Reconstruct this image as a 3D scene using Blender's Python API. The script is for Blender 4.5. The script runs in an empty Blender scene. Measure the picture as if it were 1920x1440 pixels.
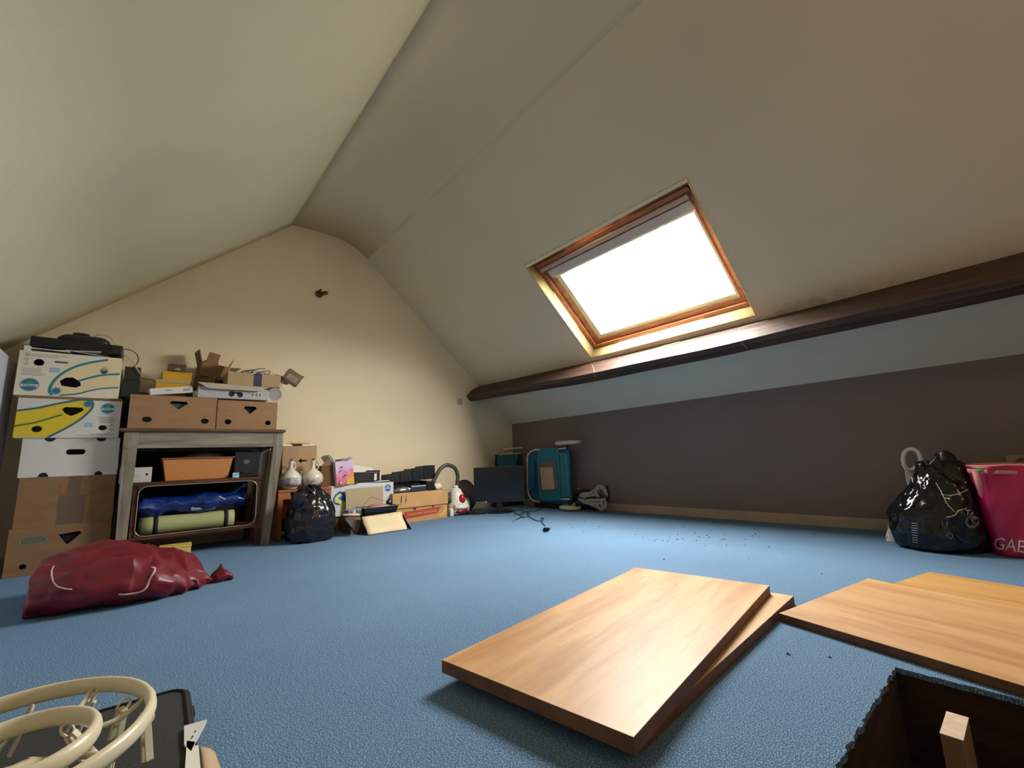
import bpy, bmesh, math, random
import numpy as np
from mathutils import Vector, Matrix, noise
from mathutils.geometry import tessellate_polygon
random.seed(7)
SC = bpy.context.scene
COL = SC.collection
PI = math.pi

# ------------------------------------------------------------------ camera
CAM_H = .53
PITCH, ROLL, YAW, FPX = .1721, -.0430, .7075, 818.5
def cam_axes():
    cy, sy, cp, sp = math.cos(YAW), math.sin(YAW), math.cos(PITCH), math.sin(PITCH)
    f = Vector((sy*cp, cy*cp, sp)); r = Vector((cy, -sy, 0)); u = r.cross(f)
    cr, sr = math.cos(ROLL), math.sin(ROLL)
    return cr*r + sr*u, -sr*r + cr*u, f
RA, UA, FA = cam_axes()
cd = bpy.data.cameras.new('camera'); cam = bpy.data.objects.new('camera', cd); COL.objects.link(cam)
cd.sensor_width = 36; cd.lens = FPX/1920*36; cd.clip_start = .02; cd.clip_end = 200
M = Matrix.Identity(4)
for i, v in enumerate((RA, UA, -FA)):
    for j in range(3): M[j][i] = v[j]
M.translation = Vector((0, 0, CAM_H))
cam.matrix_world = M
SC.camera = cam
def onplane(px, py, n, d):            # where the sight line of a photo pixel meets a real plane
    v = RA*((px-960)/FPX) - UA*((py-720)/FPX) + FA
    n = Vector(n); c = Vector((0, 0, CAM_H)); t = (d - n.dot(c))/n.dot(v)
    return c + v*t
def fl(px, py, z=0): return onplane(px, py, (0,0,1), z)
def aX(px, py, X): return onplane(px, py, (1,0,0), X)
def aY(px, py, Y): return onplane(px, py, (0,1,0), Y)

# ------------------------------------------------------------------ sky, light, exposure
w = bpy.data.worlds.new('overcast_sky'); SC.world = w; w.use_nodes = True
nt = w.node_tree; bg = nt.nodes['Background']
tc = nt.nodes.new('ShaderNodeTexCoord'); nz = nt.nodes.new('ShaderNodeTexNoise'); nz.inputs['Scale'].default_value = 2.5
nz.inputs['Detail'].default_value = 5
rp = nt.nodes.new('ShaderNodeValToRGB')
rp.color_ramp.elements[0].position = .3; rp.color_ramp.elements[0].color = (.98,.93,.86,1)
rp.color_ramp.elements[1].position = .75; rp.color_ramp.elements[1].color = (1,.97,.90,1)
nt.links.new(tc.outputs['Generated'], nz.inputs['Vector']); nt.links.new(nz.outputs['Fac'], rp.inputs['Fac'])
sx = nt.nodes.new('ShaderNodeSeparateXYZ'); nt.links.new(tc.outputs['Generated'], sx.inputs[0])
lum = nt.nodes.new('ShaderNodeMapRange'); lum.inputs[1].default_value = .0; lum.inputs[2].default_value = 1; lum.inputs[3].default_value = .66; lum.inputs[4].default_value = 1.12
nt.links.new(sx.outputs[2], lum.inputs[0])
sc_ = nt.nodes.new('ShaderNodeMix'); sc_.data_type = 'RGBA'; sc_.blend_type = 'MULTIPLY'; sc_.inputs[0].default_value = 1
nt.links.new(rp.outputs['Color'], sc_.inputs[6]); nt.links.new(lum.outputs[0], sc_.inputs[7])
hz = nt.nodes.new('ShaderNodeMapRange'); hz.inputs[1].default_value = .02; hz.inputs[2].default_value = .09; nt.links.new(sx.outputs[2], hz.inputs[0])
gm = nt.nodes.new('ShaderNodeMix'); gm.data_type = 'RGBA'; gm.inputs[6].default_value = (.15,.145,.105,1)
nt.links.new(hz.outputs[0], gm.inputs[0]); nt.links.new(sc_.outputs[2], gm.inputs[7])
nt.links.new(gm.outputs[2], bg.inputs['Color'])
bg.inputs['Strength'].default_value = 22.0
SC.view_settings.view_transform = 'Standard'; SC.view_settings.look = 'None'
SC.view_settings.gamma = 1; SC.view_settings.use_curve_mapping = False
SC.view_settings.exposure = 1.62
SC.cycles.max_bounces = 12; SC.cycles.diffuse_bounces = 8
SC.cycles.sample_clamp_indirect = 0

# ------------------------------------------------------------------ materials
def lin(c):
    return tuple(((x/255)/12.92 if x/255 <= .04045 else ((x/255+.055)/1.055)**2.4) for x in c)
MATS = {}
def mat(name, rgb, rough=.6, var=.0, scale=8, bump=0, bscale=60, metal=0, spec=.5, stretch=(1,1,1), rgb2=None, alpha=1, trans=0, coat=0, detail=3):
    """principled material; var mixes towards rgb2 (or a darker tone) with object-space noise"""
    if name in MATS: return MATS[name]
    m = bpy.data.materials.new(name); m.use_nodes = True; t = m.node_tree; b = t.nodes['Principled BSDF']
    c = lin(rgb)+(1,)
    b.inputs['Roughness'].default_value = rough; b.inputs['Metallic'].default_value = metal
    b.inputs['Specular IOR Level'].default_value = spec; b.inputs['Coat Weight'].default_value = coat
    b.inputs['Alpha'].default_value = alpha; b.inputs['Transmission Weight'].default_value = trans
    b.inputs['Base Color'].default_value = c
    if var or bump:
        tc = t.nodes.new('ShaderNodeTexCoord'); mp = t.nodes.new('ShaderNodeMapping')
        mp.inputs['Scale'].default_value = stretch; t.links.new(tc.outputs['Object'], mp.inputs['Vector'])
    if var:
        n = t.nodes.new('ShaderNodeTexNoise'); n.inputs['Scale'].default_value = scale; n.inputs['Detail'].default_value = detail
        t.links.new(mp.outputs['Vector'], n.inputs['Vector'])
        r = t.nodes.new('ShaderNodeValToRGB'); r.color_ramp.elements[0].position = .35; r.color_ramp.elements[1].position = .65
        c2 = lin(rgb2)+(1,) if rgb2 else tuple(x*(1-var) for x in c[:3])+(1,)
        r.color_ramp.elements[0].color = c; r.color_ramp.elements[1].color = c2
        t.links.new(n.outputs['Fac'], r.inputs['Fac']); t.links.new(r.outputs['Color'], b.inputs['Base Color'])
    if bump:
        n2 = t.nodes.new('ShaderNodeTexNoise'); n2.inputs['Scale'].default_value = bscale; n2.inputs['Detail'].default_value = 4
        bp = t.nodes.new('ShaderNodeBump'); bp.inputs['Strength'].default_value = bump; bp.inputs['Distance'].default_value = .01
        t.links.new(mp.outputs['Vector'], n2.inputs['Vector']); t.links.new(n2.outputs['Fac'], bp.inputs['Height'])
        t.links.new(bp.outputs['Normal'], b.inputs['Normal'])
    MATS[name] = m; return m

def wall_paint(name, rgb, stain=None, rough=.85):
    m = mat(name, rgb, rough, var=.08, scale=.8, bump=.12, bscale=90, spec=.25)
    return m

# ------------------------------------------------------------------ mesh helpers
class MB:
    def __init__(s): s.v = []; s.f = []; s.sm = []
    def add(s, vs, fs, smooth=False):
        k = len(s.v); s.v += [tuple(v) for v in vs]; s.f += [tuple(i+k for i in f) for f in fs]; s.sm += [smooth]*len(fs)
        return s
    def box(s, x0, x1, y0, y1, z0, z1, m=None):
        vs = [Vector((x, y, z)) for z in (z0, z1) for y in (y0, y1) for x in (x0, x1)]
        if m: vs = [m @ v for v in vs]
        return s.add(vs, [(0,2,3,1),(4,5,7,6),(0,1,5,4),(2,6,7,3),(0,4,6,2),(1,3,7,5)])
    def bbox(s, x0, x1, y0, y1, z0, z1, b=.003, m=None):      # bevelled box
        bm = bmesh.new(); bmesh.ops.create_cube(bm, size=1)
        for v in bm.verts: v.co = Vector((x0+(v.co.x+.5)*(x1-x0), y0+(v.co.y+.5)*(y1-y0), z0+(v.co.z+.5)*(z1-z0)))
        bmesh.ops.bevel(bm, geom=bm.edges[:], offset=b, segments=2, affect='EDGES', profile=.6)
        bm.verts.index_update()
        vs = [(m @ v.co) if m else v.co.copy() for v in bm.verts]
        s.add(vs, [tuple(v.index for v in f.verts) for f in bm.faces]); bm.free(); return s
    def hexa(s, a, b):          # a,b: bottom and top quads
        return s.add(list(a)+list(b), [(3,2,1,0),(4,5,6,7)]+[(i,(i+1)%4,(i+1)%4+4,i+4) for i in range(4)])
    def tube(s, pts, r, n=8, closed=False, smooth=True, flat=1):
        pts = [Vector(p) for p in pts]; N = len(pts); rr = r if isinstance(r, (list, tuple)) else [r]*N
        vs = []; prev = None
        for i, p in enumerate(pts):
            a = pts[(i-1) % N] if (closed or i) else p; b = pts[(i+1) % N] if (closed or i < N-1) else p
            t = (b-a).normalized()
            if prev is None:
                up = Vector((0,0,1)) if abs(t.z) < .9 else Vector((1,0,0)); x = t.cross(up).normalized()
            else: x = (prev - t*prev.dot(t)).normalized()
            y = t.cross(x); prev = x
            vs += [p + x*math.cos(2*PI*k/n)*rr[i] + y*math.sin(2*PI*k/n)*rr[i]*flat for k in range(n)]
        fs = []
        for i in range(N if closed else N-1):
            j = (i+1) % N
            fs += [(i*n+k, i*n+(k+1) % n, j*n+(k+1) % n, j*n+k) for k in range(n)]
        if not closed: fs += [tuple(range(n))[::-1], tuple((N-1)*n+k for k in range(n))]
        return s.add(vs, fs, smooth)
    def lathe(s, prof, n=24, m=None, sx=1, sy=1):
        vs = [Vector((r*math.cos(2*PI*k/n)*sx, r*math.sin(2*PI*k/n)*sy, z)) for r, z in prof for k in range(n)]
        if m: vs = [m @ v for v in vs]
        N = len(prof)
        fs = [(i*n+k, i*n+(k+1) % n, (i+1)*n+(k+1) % n, (i+1)*n+k) for i in range(N-1) for k in range(n)]
        fs += [tuple(range(n))[::-1], tuple((N-1)*n+k for k in range(n))]
        return s.add(vs, fs, True)
    def plate(s, polys, t, m=None, smooth=False):     # polys[0] outline, others holes, in x/y; thickness t in +z
        loops = [[Vector((a[0], a[1], 0)) for a in p] for p in polys]
        tris = tessellate_polygon(loops); flat = [v for l in loops for v in l]; n = len(flat)
        vs = flat + [v+Vector((0,0,t)) for v in flat]
        fs = []
        for a, b, c in tris:
            nrm = (flat[b]-flat[a]).cross(flat[c]-flat[a]).z
            if abs(nrm) < 1e-12: continue
            if nrm < 0: a, c = c, a
            fs += [(c, b, a), (a+n, b+n, c+n)]
        k = 0
        for l in loops:
            L = len(l); area = sum(l[i].x*l[(i+1) % L].y-l[(i+1) % L].x*l[i].y for i in range(L))
            out = (area > 0) == (l is loops[0])
            for i in range(L):
                a, b = k+i, k+(i+1) % L
                fs.append((a, b, b+n, a+n) if out else (b, a, a+n, b+n))
            k += L
        if m: vs = [m @ v for v in vs]
        return s.add(vs, fs, smooth)
    def loft(s, rings, n=40, disp=None, cap=True, smooth=True):
        """rings: (centre, axis_a, axis_b[, power]) -> superellipse sections"""
        vs = []
        for i, r in enumerate(rings):
            c, a, b = Vector(r[0]), Vector(r[1]), Vector(r[2]); pw = r[3] if len(r) > 3 else 2
            for k in range(n):
                t = 2*PI*k/n; ct, st = math.cos(t), math.sin(t)
                x = math.copysign(abs(ct)**(2/pw), ct); y = math.copysign(abs(st)**(2/pw), st)
                vs.append(c + a*x + b*y)
        if disp: vs = [disp(v) for v in vs]
        N = len(rings)
        fs = [(i*n+k, i*n+(k+1) % n, (i+1)*n+(k+1) % n, (i+1)*n+k) for i in range(N-1) for k in range(n)]
        if cap: fs += [tuple(range(n))[::-1], tuple((N-1)*n+k for k in range(n))]
        return s.add(vs, fs, smooth)
    def sheet(s, pts, t):      # pts: grid rows of points; two sided sheet of thickness t along local normal
        R, Cn = len(pts), len(pts[0]); P = [[Vector(p) for p in r] for r in pts]
        top = []; bot = []
        for i in range(R):
            for j in range(Cn):
                du = P[min(i+1, R-1)][j]-P[max(i-1, 0)][j]; dv = P[i][min(j+1, Cn-1)]-P[i][max(j-1, 0)]
                nn = du.cross(dv).normalized(); top.append(P[i][j]+nn*t/2); bot.append(P[i][j]-nn*t/2)
        n = R*Cn; fs = []
        for i in range(R-1):
            for j in range(Cn-1):
                a = i*Cn+j; q = (a, a+Cn, a+Cn+1, a+1); fs += [q, tuple(x+n for x in q[::-1])]
        edge = [(0, j) for j in range(Cn)]+[(i, Cn-1) for i in range(1, R)]+[(R-1, j) for j in range(Cn-2, -1, -1)]+[(i, 0) for i in range(R-2, 0, -1)]
        for k in range(len(edge)):
            a = edge[k][0]*Cn+edge[k][1]; e2 = edge[(k+1) % len(edge)]; b = e2[0]*Cn+e2[1]; fs.append((a, b, b+n, a+n))
        return s.add(top+bot, fs, True)

def spline(pts, k=6, closed=False):
    P = [Vector(p) for p in pts]; out = []; N = len(P)
    for i in range(N if closed else N-1):
        g = lambda j: P[j % N] if closed else P[max(0, min(N-1, j))]
        p0, p1, p2, p3 = g(i-1), g(i), g(i+1), g(i+2)
        for q in range(k):
            t = q/k
            out.append(.5*((2*p1)+(p2-p0)*t+(2*p0-5*p1+4*p2-p3)*t*t+(3*p1-p0-3*p2+p3)*t**3))
    if not closed: out.append(P[-1])
    return out
def circ(x, y, rx, ry=None, n=20, a0=0, a1=2*PI):
    ry = ry or rx
    full = abs(a1-a0-2*PI) < 1e-6
    return [(x+rx*math.cos(a0+(a1-a0)*k/(n if full else n-1)), y+ry*math.sin(a0+(a1-a0)*k/(n if full else n-1))) for k in range(n)]

def obj(name, mb, m, parent=None, loc=None, rot=None, bevel=0, sub=0, autosmooth=False, label=None, kind=None):
    me = bpy.data.meshes.new(name); me.from_pydata([tuple(v) for v in mb.v], [], mb.f)
    me.polygons.foreach_set('use_smooth', mb.sm); me.update()
    if m: me.materials.append(m)
    o = bpy.data.objects.new(name, me); COL.objects.link(o)
    if parent: o.parent = parent
    if loc: o.location = loc
    if rot: o.rotation_euler = rot
    if bevel:
        md = o.modifiers.new('bevel', 'BEVEL'); md.width = bevel; md.segments = 2; md.limit_method = 'ANGLE'
    if sub:
        md = o.modifiers.new('sub', 'SUBSURF'); md.levels = md.render_levels = sub
    if name in ('print','small_print','barcode','print_line','recycling_mark','stripe','banana_outline','ink_mark','tape','hole') or name.startswith('print_'): kind = 'stuff'
    if label: o['label'] = label
    if kind: o['kind'] = kind
    return o
def tag(o, label, cat, group=None):
    o['label'] = label; o['category'] = cat
    if group: o['group'] = group
    return o
def thing(name, label, cat, loc=(0,0,0), rot=(0,0,0), group=None):
    o = bpy.data.objects.new(name, None); COL.objects.link(o); o.location = loc
    o.rotation_euler = rot if isinstance(rot, (tuple, list)) else (0, 0, rot); o.empty_display_size = .05
    return tag(o, label, cat, group)
def struct(o): o['kind'] = 'structure'; return o
def text(s, size, m, parent, loc, rot=(PI/2,0,0), name='lettering', sx=1, extrude=.0004, bold=0):
    cu = bpy.data.curves.new(name, 'FONT'); cu.body = s; cu.size = size; cu.extrude = extrude; cu.offset = bold
    cu.align_x = 'CENTER'; cu.align_y = 'CENTER'; cu.resolution_u = 3
    t = bpy.data.objects.new(name, cu); COL.objects.link(t)
    me = bpy.data.meshes.new_from_object(t.evaluated_get(bpy.context.evaluated_depsgraph_get()))
    bpy.data.objects.remove(t); bpy.data.curves.remove(cu)
    me.materials.clear(); me.materials.append(m)
    o = bpy.data.objects.new(name, me); COL.objects.link(o); o.parent = parent; o.location = loc; o.rotation_euler = rot; o.scale = (sx, 1, 1)
    return o
def nz3(p, f, seed=0):
    return noise.noise_vector(Vector(p)*f + Vector((seed, seed*1.7, seed*.3)))
def crumple(amp, f, seed=0, amp2=0, f2=0, floor=None):
    def d(v):
        q = nz3(v, f, seed); r = 1-2*abs(noise.noise(v*f*1.3+Vector((seed+9, 3, 1))))
        o = v + q*amp*.8 + Vector((q.x, q.y, q.z)).normalized()*r*amp*.5
        if amp2: o += nz3(v, f2, seed+4)*amp2
        if floor is not None and o.z < floor: o.z = floor + (o.z-floor)*.02
        return o
    return d

# ------------------------------------------------------------------ room shell
KX, KZ, YE, YB = 3.586, .975, 4.23, -2.6        # right knee wall x, its height, end wall y, wall behind the photographer
SA = .7318; E = Vector((-math.cos(SA), 0, math.sin(SA))); NO = Vector((math.sin(SA), 0, math.cos(SA)))
K0 = Vector((KX, 0, KZ)); ZT = 2.83
LX, LZ = -1.13, 1.04                             # left knee wall
xr = KX-(ZT-KZ)/math.tan(SA); xl = .935
def sp(s, y, d=0): return K0 + E*s + NO*d + Vector((0, y, 0))

m_end = mat('end_wall_paint', (230,214,184), .8, var=.06, scale=1.2, bump=.08, bscale=50, spec=.2)
m_sl = mat('slope_paint', (216,203,178), .85, var=.07, scale=.9, bump=.1, bscale=40, spec=.2)
m_sl_l = mat('left_slope_paint', (234,226,200), .8, var=.07, scale=.9, bump=.1, bscale=40, spec=.2)
m_grey = mat('grey_wall_paint', (128,114,108), .8, var=.08, scale=1.5, bump=.1, bscale=70, spec=.2)
m_band = mat('white_band_paint', (208,204,186), .8, var=.05, scale=1, bump=.08, bscale=60, spec=.2)

def stain(m):      # soot-like smudges on the plaster just above the beam
    t = m.node_tree; b = t.nodes['Principled BSDF']; N = t.nodes.new; L = t.links.new
    old = b.inputs['Base Color'].links[0].from_socket
    tc = N('ShaderNodeTexCoord'); sx = N('ShaderNodeSeparateXYZ'); L(tc.outputs['Object'], sx.inputs[0])
    a = N('ShaderNodeMapRange'); a.inputs[1].default_value = 3.03; a.inputs[2].default_value = 3.12; L(sx.outputs[0], a.inputs[0])
    y = N('ShaderNodeMapRange'); y.inputs[1].default_value = 1.25; y.inputs[2].default_value = .8; L(sx.outputs[1], y.inputs[0])
    n = N('ShaderNodeTexNoise'); n.inputs['Scale'].default_value = 14; n.inputs['Detail'].default_value = 6; L(tc.outputs['Object'], n.inputs['Vector'])
    r = N('ShaderNodeMapRange'); r.inputs[1].default_value = .42; r.inputs[2].default_value = .72; L(n.outputs['Fac'], r.inputs[0])
    m1 = N('ShaderNodeMath'); m1.operation = 'MULTIPLY'; L(a.outputs[0], m1.inputs[0]); L(r.outputs[0], m1.inputs[1])
    m2 = N('ShaderNodeMath'); m2.operation = 'MULTIPLY'; L(m1.outputs[0], m2.inputs[0]); L(y.outputs[0], m2.inputs[1])
    y2 = N('ShaderNodeMapRange'); y2.inputs[1].default_value = .15; y2.inputs[2].default_value = .6; y2.inputs[4].default_value = .45; L(sx.outputs[1], y2.inputs[0])
    m3 = N('ShaderNodeMath'); m3.operation = 'MULTIPLY'; L(m2.outputs[0], m3.inputs[0]); L(y2.outputs[0], m3.inputs[1]); m2 = m3
    mx = N('ShaderNodeMix'); mx.data_type = 'RGBA'; L(m2.outputs[0], mx.inputs[0]); L(old, mx.inputs[6]); mx.inputs[7].default_value = lin((70,56,48))+(1,)
    L(mx.outputs[2], b.inputs['Base Color'])
stain(m_sl)
# carpet
FILL_LAMP = 8  # emission strength of the added fill pendant
def carpet_mat():
    m = bpy.data.materials.new('blue_carpet'); m.use_nodes = True; t = m.node_tree; b = t.nodes['Principled BSDF']
    N = t.nodes.new; L = t.links.new
    tc = N('ShaderNodeTexCoord')
    def nzn(sc, det=3, vec=None):
        n = N('ShaderNodeTexNoise'); n.inputs['Scale'].default_value = sc; n.inputs['Detail'].default_value = det
        L(vec or tc.outputs['Object'], n.inputs['Vector']); return n
    mp = N('ShaderNodeMapping'); mp.inputs['Scale'].default_value = (1, 1.6, 1); mp.inputs['Rotation'].default_value = (0,0,.5); L(tc.outputs['Object'], mp.inputs['Vector'])
    fine = nzn(300, 2, mp.outputs['Vector']); r1 = N('ShaderNodeValToRGB'); L(fine.outputs['Fac'], r1.inputs['Fac'])
    r1.color_ramp.elements[0].position = .38; r1.color_ramp.elements[0].color = lin((58,90,120))+(1,)
    r1.color_ramp.elements[1].position = .66; r1.color_ramp.elements[1].color = lin((166,186,198))+(1,)
    e = r1.color_ramp.elements.new(.52); e.color = lin((88,124,158))+(1,)
    big = nzn(1.3, 3); r2 = N('ShaderNodeValToRGB'); L(big.outputs['Fac'], r2.inputs['Fac'])
    r2.color_ramp.elements[0].position = .35; r2.color_ramp.elements[0].color = (.86,.86,.9,1)
    r2.color_ramp.elements[1].position = .7; r2.color_ramp.elements[1].color = (1,1,1,1)
    mx = N('ShaderNodeMix'); mx.data_type = 'RGBA'; mx.blend_type = 'MULTIPLY'; mx.inputs[0].default_value = 1
    L(r1.outputs['Color'], mx.inputs[6]); L(r2.outputs['Color'], mx.inputs[7]); L(mx.outputs[2], b.inputs['Base Color'])
    b.inputs['Roughness'].default_value = .95; b.inputs['Specular IOR Level'].default_value = .15
    b.inputs['Sheen Weight'].default_value = .25; b.inputs['Sheen Tint'].default_value = lin((120,160,210))+(1,)
    bp = N('ShaderNodeBump'); bp.inputs['Strength'].default_value = .55; bp.inputs['Distance'].default_value = .003
    L(fine.outputs['Fac'], bp.inputs['Height']); L(bp.outputs['Normal'], b.inputs['Normal'])
    return m
m_carpet = carpet_mat()
HX0, HX1, HY0, HY1 = .72, 1.43, -.45, .300       # the hatch in the floor
def ragged(a, b, n, amp):
    out = []
    for i in range(n):
        t = i/n; p = Vector(a)*(1-t)+Vector(b)*t
        out.append((p.x+random.uniform(-amp, amp), p.y+random.uniform(-amp, amp)))
    return out
hole = ragged((HX0,HY0),(HX1,HY0),30,.003)+ragged((HX1,HY0),(HX1,HY1),50,.003)+ragged((HX1,HY1),(HX0,HY1),60,.0035)+ragged((HX0,HY1),(HX0,HY0),40,.003)
# make the hatch corner stand where the photo shows it
mb = MB(); mb.plate([[(LX,YB),(KX,YB),(KX,YE),(LX,YE)], hole], .012, Matrix.Translation((0,0,-.012)))
struct(obj('floor', mb, m_carpet))
m_dkwood = mat('hatch_timber', (60,34,20), .9, var=.6, scale=6, stretch=(1,1,6), bump=.3)
mb = MB()
for a in ((HX0-.03,HX0-.002,HY0-.03,HY1+.03),(HX1+.002,HX1+.03,HY0-.03,HY1+.03),(HX0,HX1,HY1+.002,HY1+.03),(HX0,HX1,HY0-.03,HY0-.002)):
    mb.box(a[0],a[1],a[2],a[3],-.30,-.013)
hl = struct(obj('trim_1', mb, m_dkwood)); hl['label'] = 'brown timber lining of the floor hatch'
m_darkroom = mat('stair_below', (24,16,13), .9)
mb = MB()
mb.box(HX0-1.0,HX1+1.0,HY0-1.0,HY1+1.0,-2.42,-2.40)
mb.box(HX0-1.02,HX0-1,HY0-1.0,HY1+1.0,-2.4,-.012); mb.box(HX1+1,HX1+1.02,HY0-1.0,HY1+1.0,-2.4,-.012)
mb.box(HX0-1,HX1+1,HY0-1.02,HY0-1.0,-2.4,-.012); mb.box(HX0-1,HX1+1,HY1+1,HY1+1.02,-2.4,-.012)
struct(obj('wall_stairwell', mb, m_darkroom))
# end wall and wall behind
prof = [(LX,0),(KX,0),(KX,KZ),(xr,ZT),(xl,ZT),(LX,LZ)]
big = [(LX-.3,-.1),(KX+.3,-.1),(KX+.3,KZ+.1),(xr+.1,ZT+.25),(xl-.1,ZT+.25),(LX-.3,LZ+.1)]
def endwall(name, y0, t, m):
    mb = MB(); mb.plate([big], t, Matrix(((1,0,0,0),(0,0,1,y0),(0,1,0,0),(0,0,0,1)))); return struct(obj(name, mb, m))
endwall('wall_end', YE, .1, m_end); endwall('wall_rear', YB-.1, .1, m_end)
mb = MB(); mb.box(KX, KX+.1, YB, YE, 0, KZ); struct(obj('wall_right', mb, m_grey))
mb = MB(); mb.box(LX-.1, LX, YB, YE, 0, LZ); struct(obj('wall_left', mb, m_band))
# right slope with the skylight opening; the strip below the beam is painted white
BS = .44
SK = (.657, 1.709, 1.057, 2.492)
def slope_frame(): return Matrix(((E.x,0,NO.x,KX),(0,1,0,0),(E.z,0,NO.z,KZ),(0,0,0,1)))
SF = slope_frame()
STOP = (ZT-KZ)/math.sin(SA)
SEND = STOP-.22
mb = MB(); mb.plate([[(BS,YB),(SEND,YB),(SEND,YE),(BS,YE)], [(SK[0],SK[2]),(SK[1],SK[2]),(SK[1],SK[3]),(SK[0],SK[3])]], .02, SF)
struct(obj('ceiling', mb, m_sl))
mb = MB(); mb.plate([[(0,YB),(BS,YB),(BS,YE),(0,YE)]], .02, SF); struct(obj('ceiling', mb, m_band))
# flat collar and left slope; soft plaster joints
mb = MB(); rows = []
P0 = sp(SEND, 0, .001); Pc = Vector((xr, 0, ZT)); Pf = Vector((xr-.22, 0, ZT+.004))
pl = [((1-t)**2*P0.x+2*t*(1-t)*Pc.x+t*t*Pf.x, (1-t)**2*P0.z+2*t*(1-t)*Pc.z+t*t*Pf.z) for t in [i/8 for i in range(9)]]+[(1.15,ZT+.006),(1.05,ZT+.005),(xl,ZT)]
for x, z in pl: rows.append([(x, YB+(YE-YB)*j/8, z) for j in range(9)])
mb.sheet(rows, .004); struct(obj('ceiling', mb, m_sl))
mb = MB(); rows = []
for i in range(41):
    t = i/40; row = []
    for j in range(41):
        y = YB+(YE-YB)*j/40; x = xl+(LX-xl)*t; z = ZT+(LZ-ZT)*t
        bulge = .018*math.sin(y*2.1+.6+t*1.2)*math.sin(PI*t)+.010*math.sin(y*4.3+t*3)*math.sin(PI*t)
        row.append((x-.6*bulge, y, z+.75*bulge))
    rows.append(row)
mb.sheet(rows, .02); struct(obj('ceiling', mb, m_sl_l))
# baseboard
m_base = mat('beige_baseboard', (176,156,134), .6, var=.1, scale=3)
mb = MB(); mb.box(KX-.014, KX, YB, YE, 0, .062); mb.box(KX-.011, KX, YB, YE, .062, .068); struct(obj('baseboard_right', mb, m_base))
mb = MB(); mb.box(LX, KX-.014, YE-.012, YE, 0, .06); struct(obj('baseboard_end', mb, m_base))

# ---- purlin
def beam_mat():
    m = bpy.data.materials.new('dark_beam'); m.use_nodes = True; t = m.node_tree; b = t.nodes['Principled BSDF']
    N = t.nodes.new; L = t.links.new
    tc = N('ShaderNodeTexCoord'); mp = N('ShaderNodeMapping'); mp.inputs['Scale'].default_value = (14, .9, 14); L(tc.outputs['Object'], mp.inputs['Vector'])
    n = N('ShaderNodeTexNoise'); n.inputs['Scale'].default_value = 3; n.inputs['Detail'].default_value = 8; L(mp.outputs['Vector'], n.inputs['Vector'])
    r = N('ShaderNodeValToRGB'); L(n.outputs['Fac'], r.inputs['Fac'])
    r.color_ramp.elements[0].position = .3; r.color_ramp.elements[0].color = lin((44,32,28))+(1,)
    r.color_ramp.elements[1].position = .7; r.color_ramp.elements[1].color = lin((84,56,40))+(1,)
    L(r.outputs['Color'], b.inputs['Base Color']); b.inputs['Roughness'].default_value = .6
    bp = N('ShaderNodeBump'); bp.inputs['Strength'].default_value = .5; bp.inputs['Distance'].default_value = .01; L(n.outputs['Fac'], bp.inputs['Height']); L(bp.outputs['Normal'], b.inputs['Normal'])
    return m
m_beam = beam_mat()
mb = MB(); vs = []; ns = 70; S = []
for i in range(ns+1):
    y = YE-.001-(YE-.001-YB)*i/ns; t = min(1, max(0, (YE-y)/2.0))
    A = sp(.68-.06*min(1,t)+.01*math.sin(y*2.2), 0, 0)
    A = Vector((3.085+.045*min(1,t)-.02*max(0,(1-y)/2), 0, 0)); A.z = KZ+(KX-A.x)*math.tan(SA)
    P1 = Vector((2.905+.02*t, 0, 1.293-.063*t)); P2 = Vector((2.95+.05*t, 0, 1.236-.058*t))
    B = Vector((3.24, 0, KZ+(KX-3.24)*math.tan(SA)))
    jit = lambda q: Vector((0,0,0)) + nz3((q.x*3, y*1.7, q.z*3), 1, 5)*.010
    sec = [A, A*.5+P1*.5+Vector((-.008,0,.01)), P1+Vector((.012,0,.008)), P1, P1*.55+P2*.45+Vector((-.008,0,-.004)), P2, P2+Vector((.02,0,-.003)), P2*.5+B*.5, B]
    S.append([q+jit(q)*(0 if k in (0, 8) else 1)+Vector((0, y, 0)) for k, q in enumerate(sec)])
k = len(S[0])
vs = [v for r in S for v in r]
fs = [(i*k+j, (i+1)*k+j, (i+1)*k+(j+1) % k, i*k+(j+1) % k) for i in range(ns) for j in range(k)]
fs += [tuple(range(k)), tuple(ns*k+j for j in range(k))[::-1]]
mb.add(vs, fs, False); bo = struct(obj('trim_2', mb, m_beam)); bo['label'] = 'dark rough timber purlin below the skylight'

# ---- skylight
m_cream = mat('cream_lining_paint', (196,180,128), .55, var=.06, scale=4)
m_pine = mat('varnished_pine', (168,104,66), .4, var=.35, scale=5, stretch=(6,1,6), rgb2=(140,82,52))
m_sash = mat('cream_sash_paint', (220,212,180), .45)
m_alu = mat('grey_blind_metal', (188,180,178), .45)
m_glass = bpy.data.materials.new('skylight_glass'); m_glass.use_nodes = True
_t = m_glass.node_tree; _t.nodes.clear(); _o = _t.nodes.new('ShaderNodeOutputMaterial'); _a = _t.nodes.new('ShaderNodeBsdfTransparent'); _g = _t.nodes.new('ShaderNodeBsdfGlossy')
_g.inputs['Roughness'].default_value = .02; _mx = _t.nodes.new('ShaderNodeMixShader'); _mx.inputs[0].default_value = .05; _a.inputs['Color'].default_value = (.96,.97,.97,1)
_t.links.new(_a.outputs[0], _mx.inputs[1]); _t.links.new(_g.outputs[0], _mx.inputs[2]); _t.links.new(_mx.outputs[0], _o.inputs[0])
win = thing('window_1', 'tilted roof window with pine frame in the right slope', 'window'); del win['category']; win['kind'] = 'structure'
D1 = .095
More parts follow.
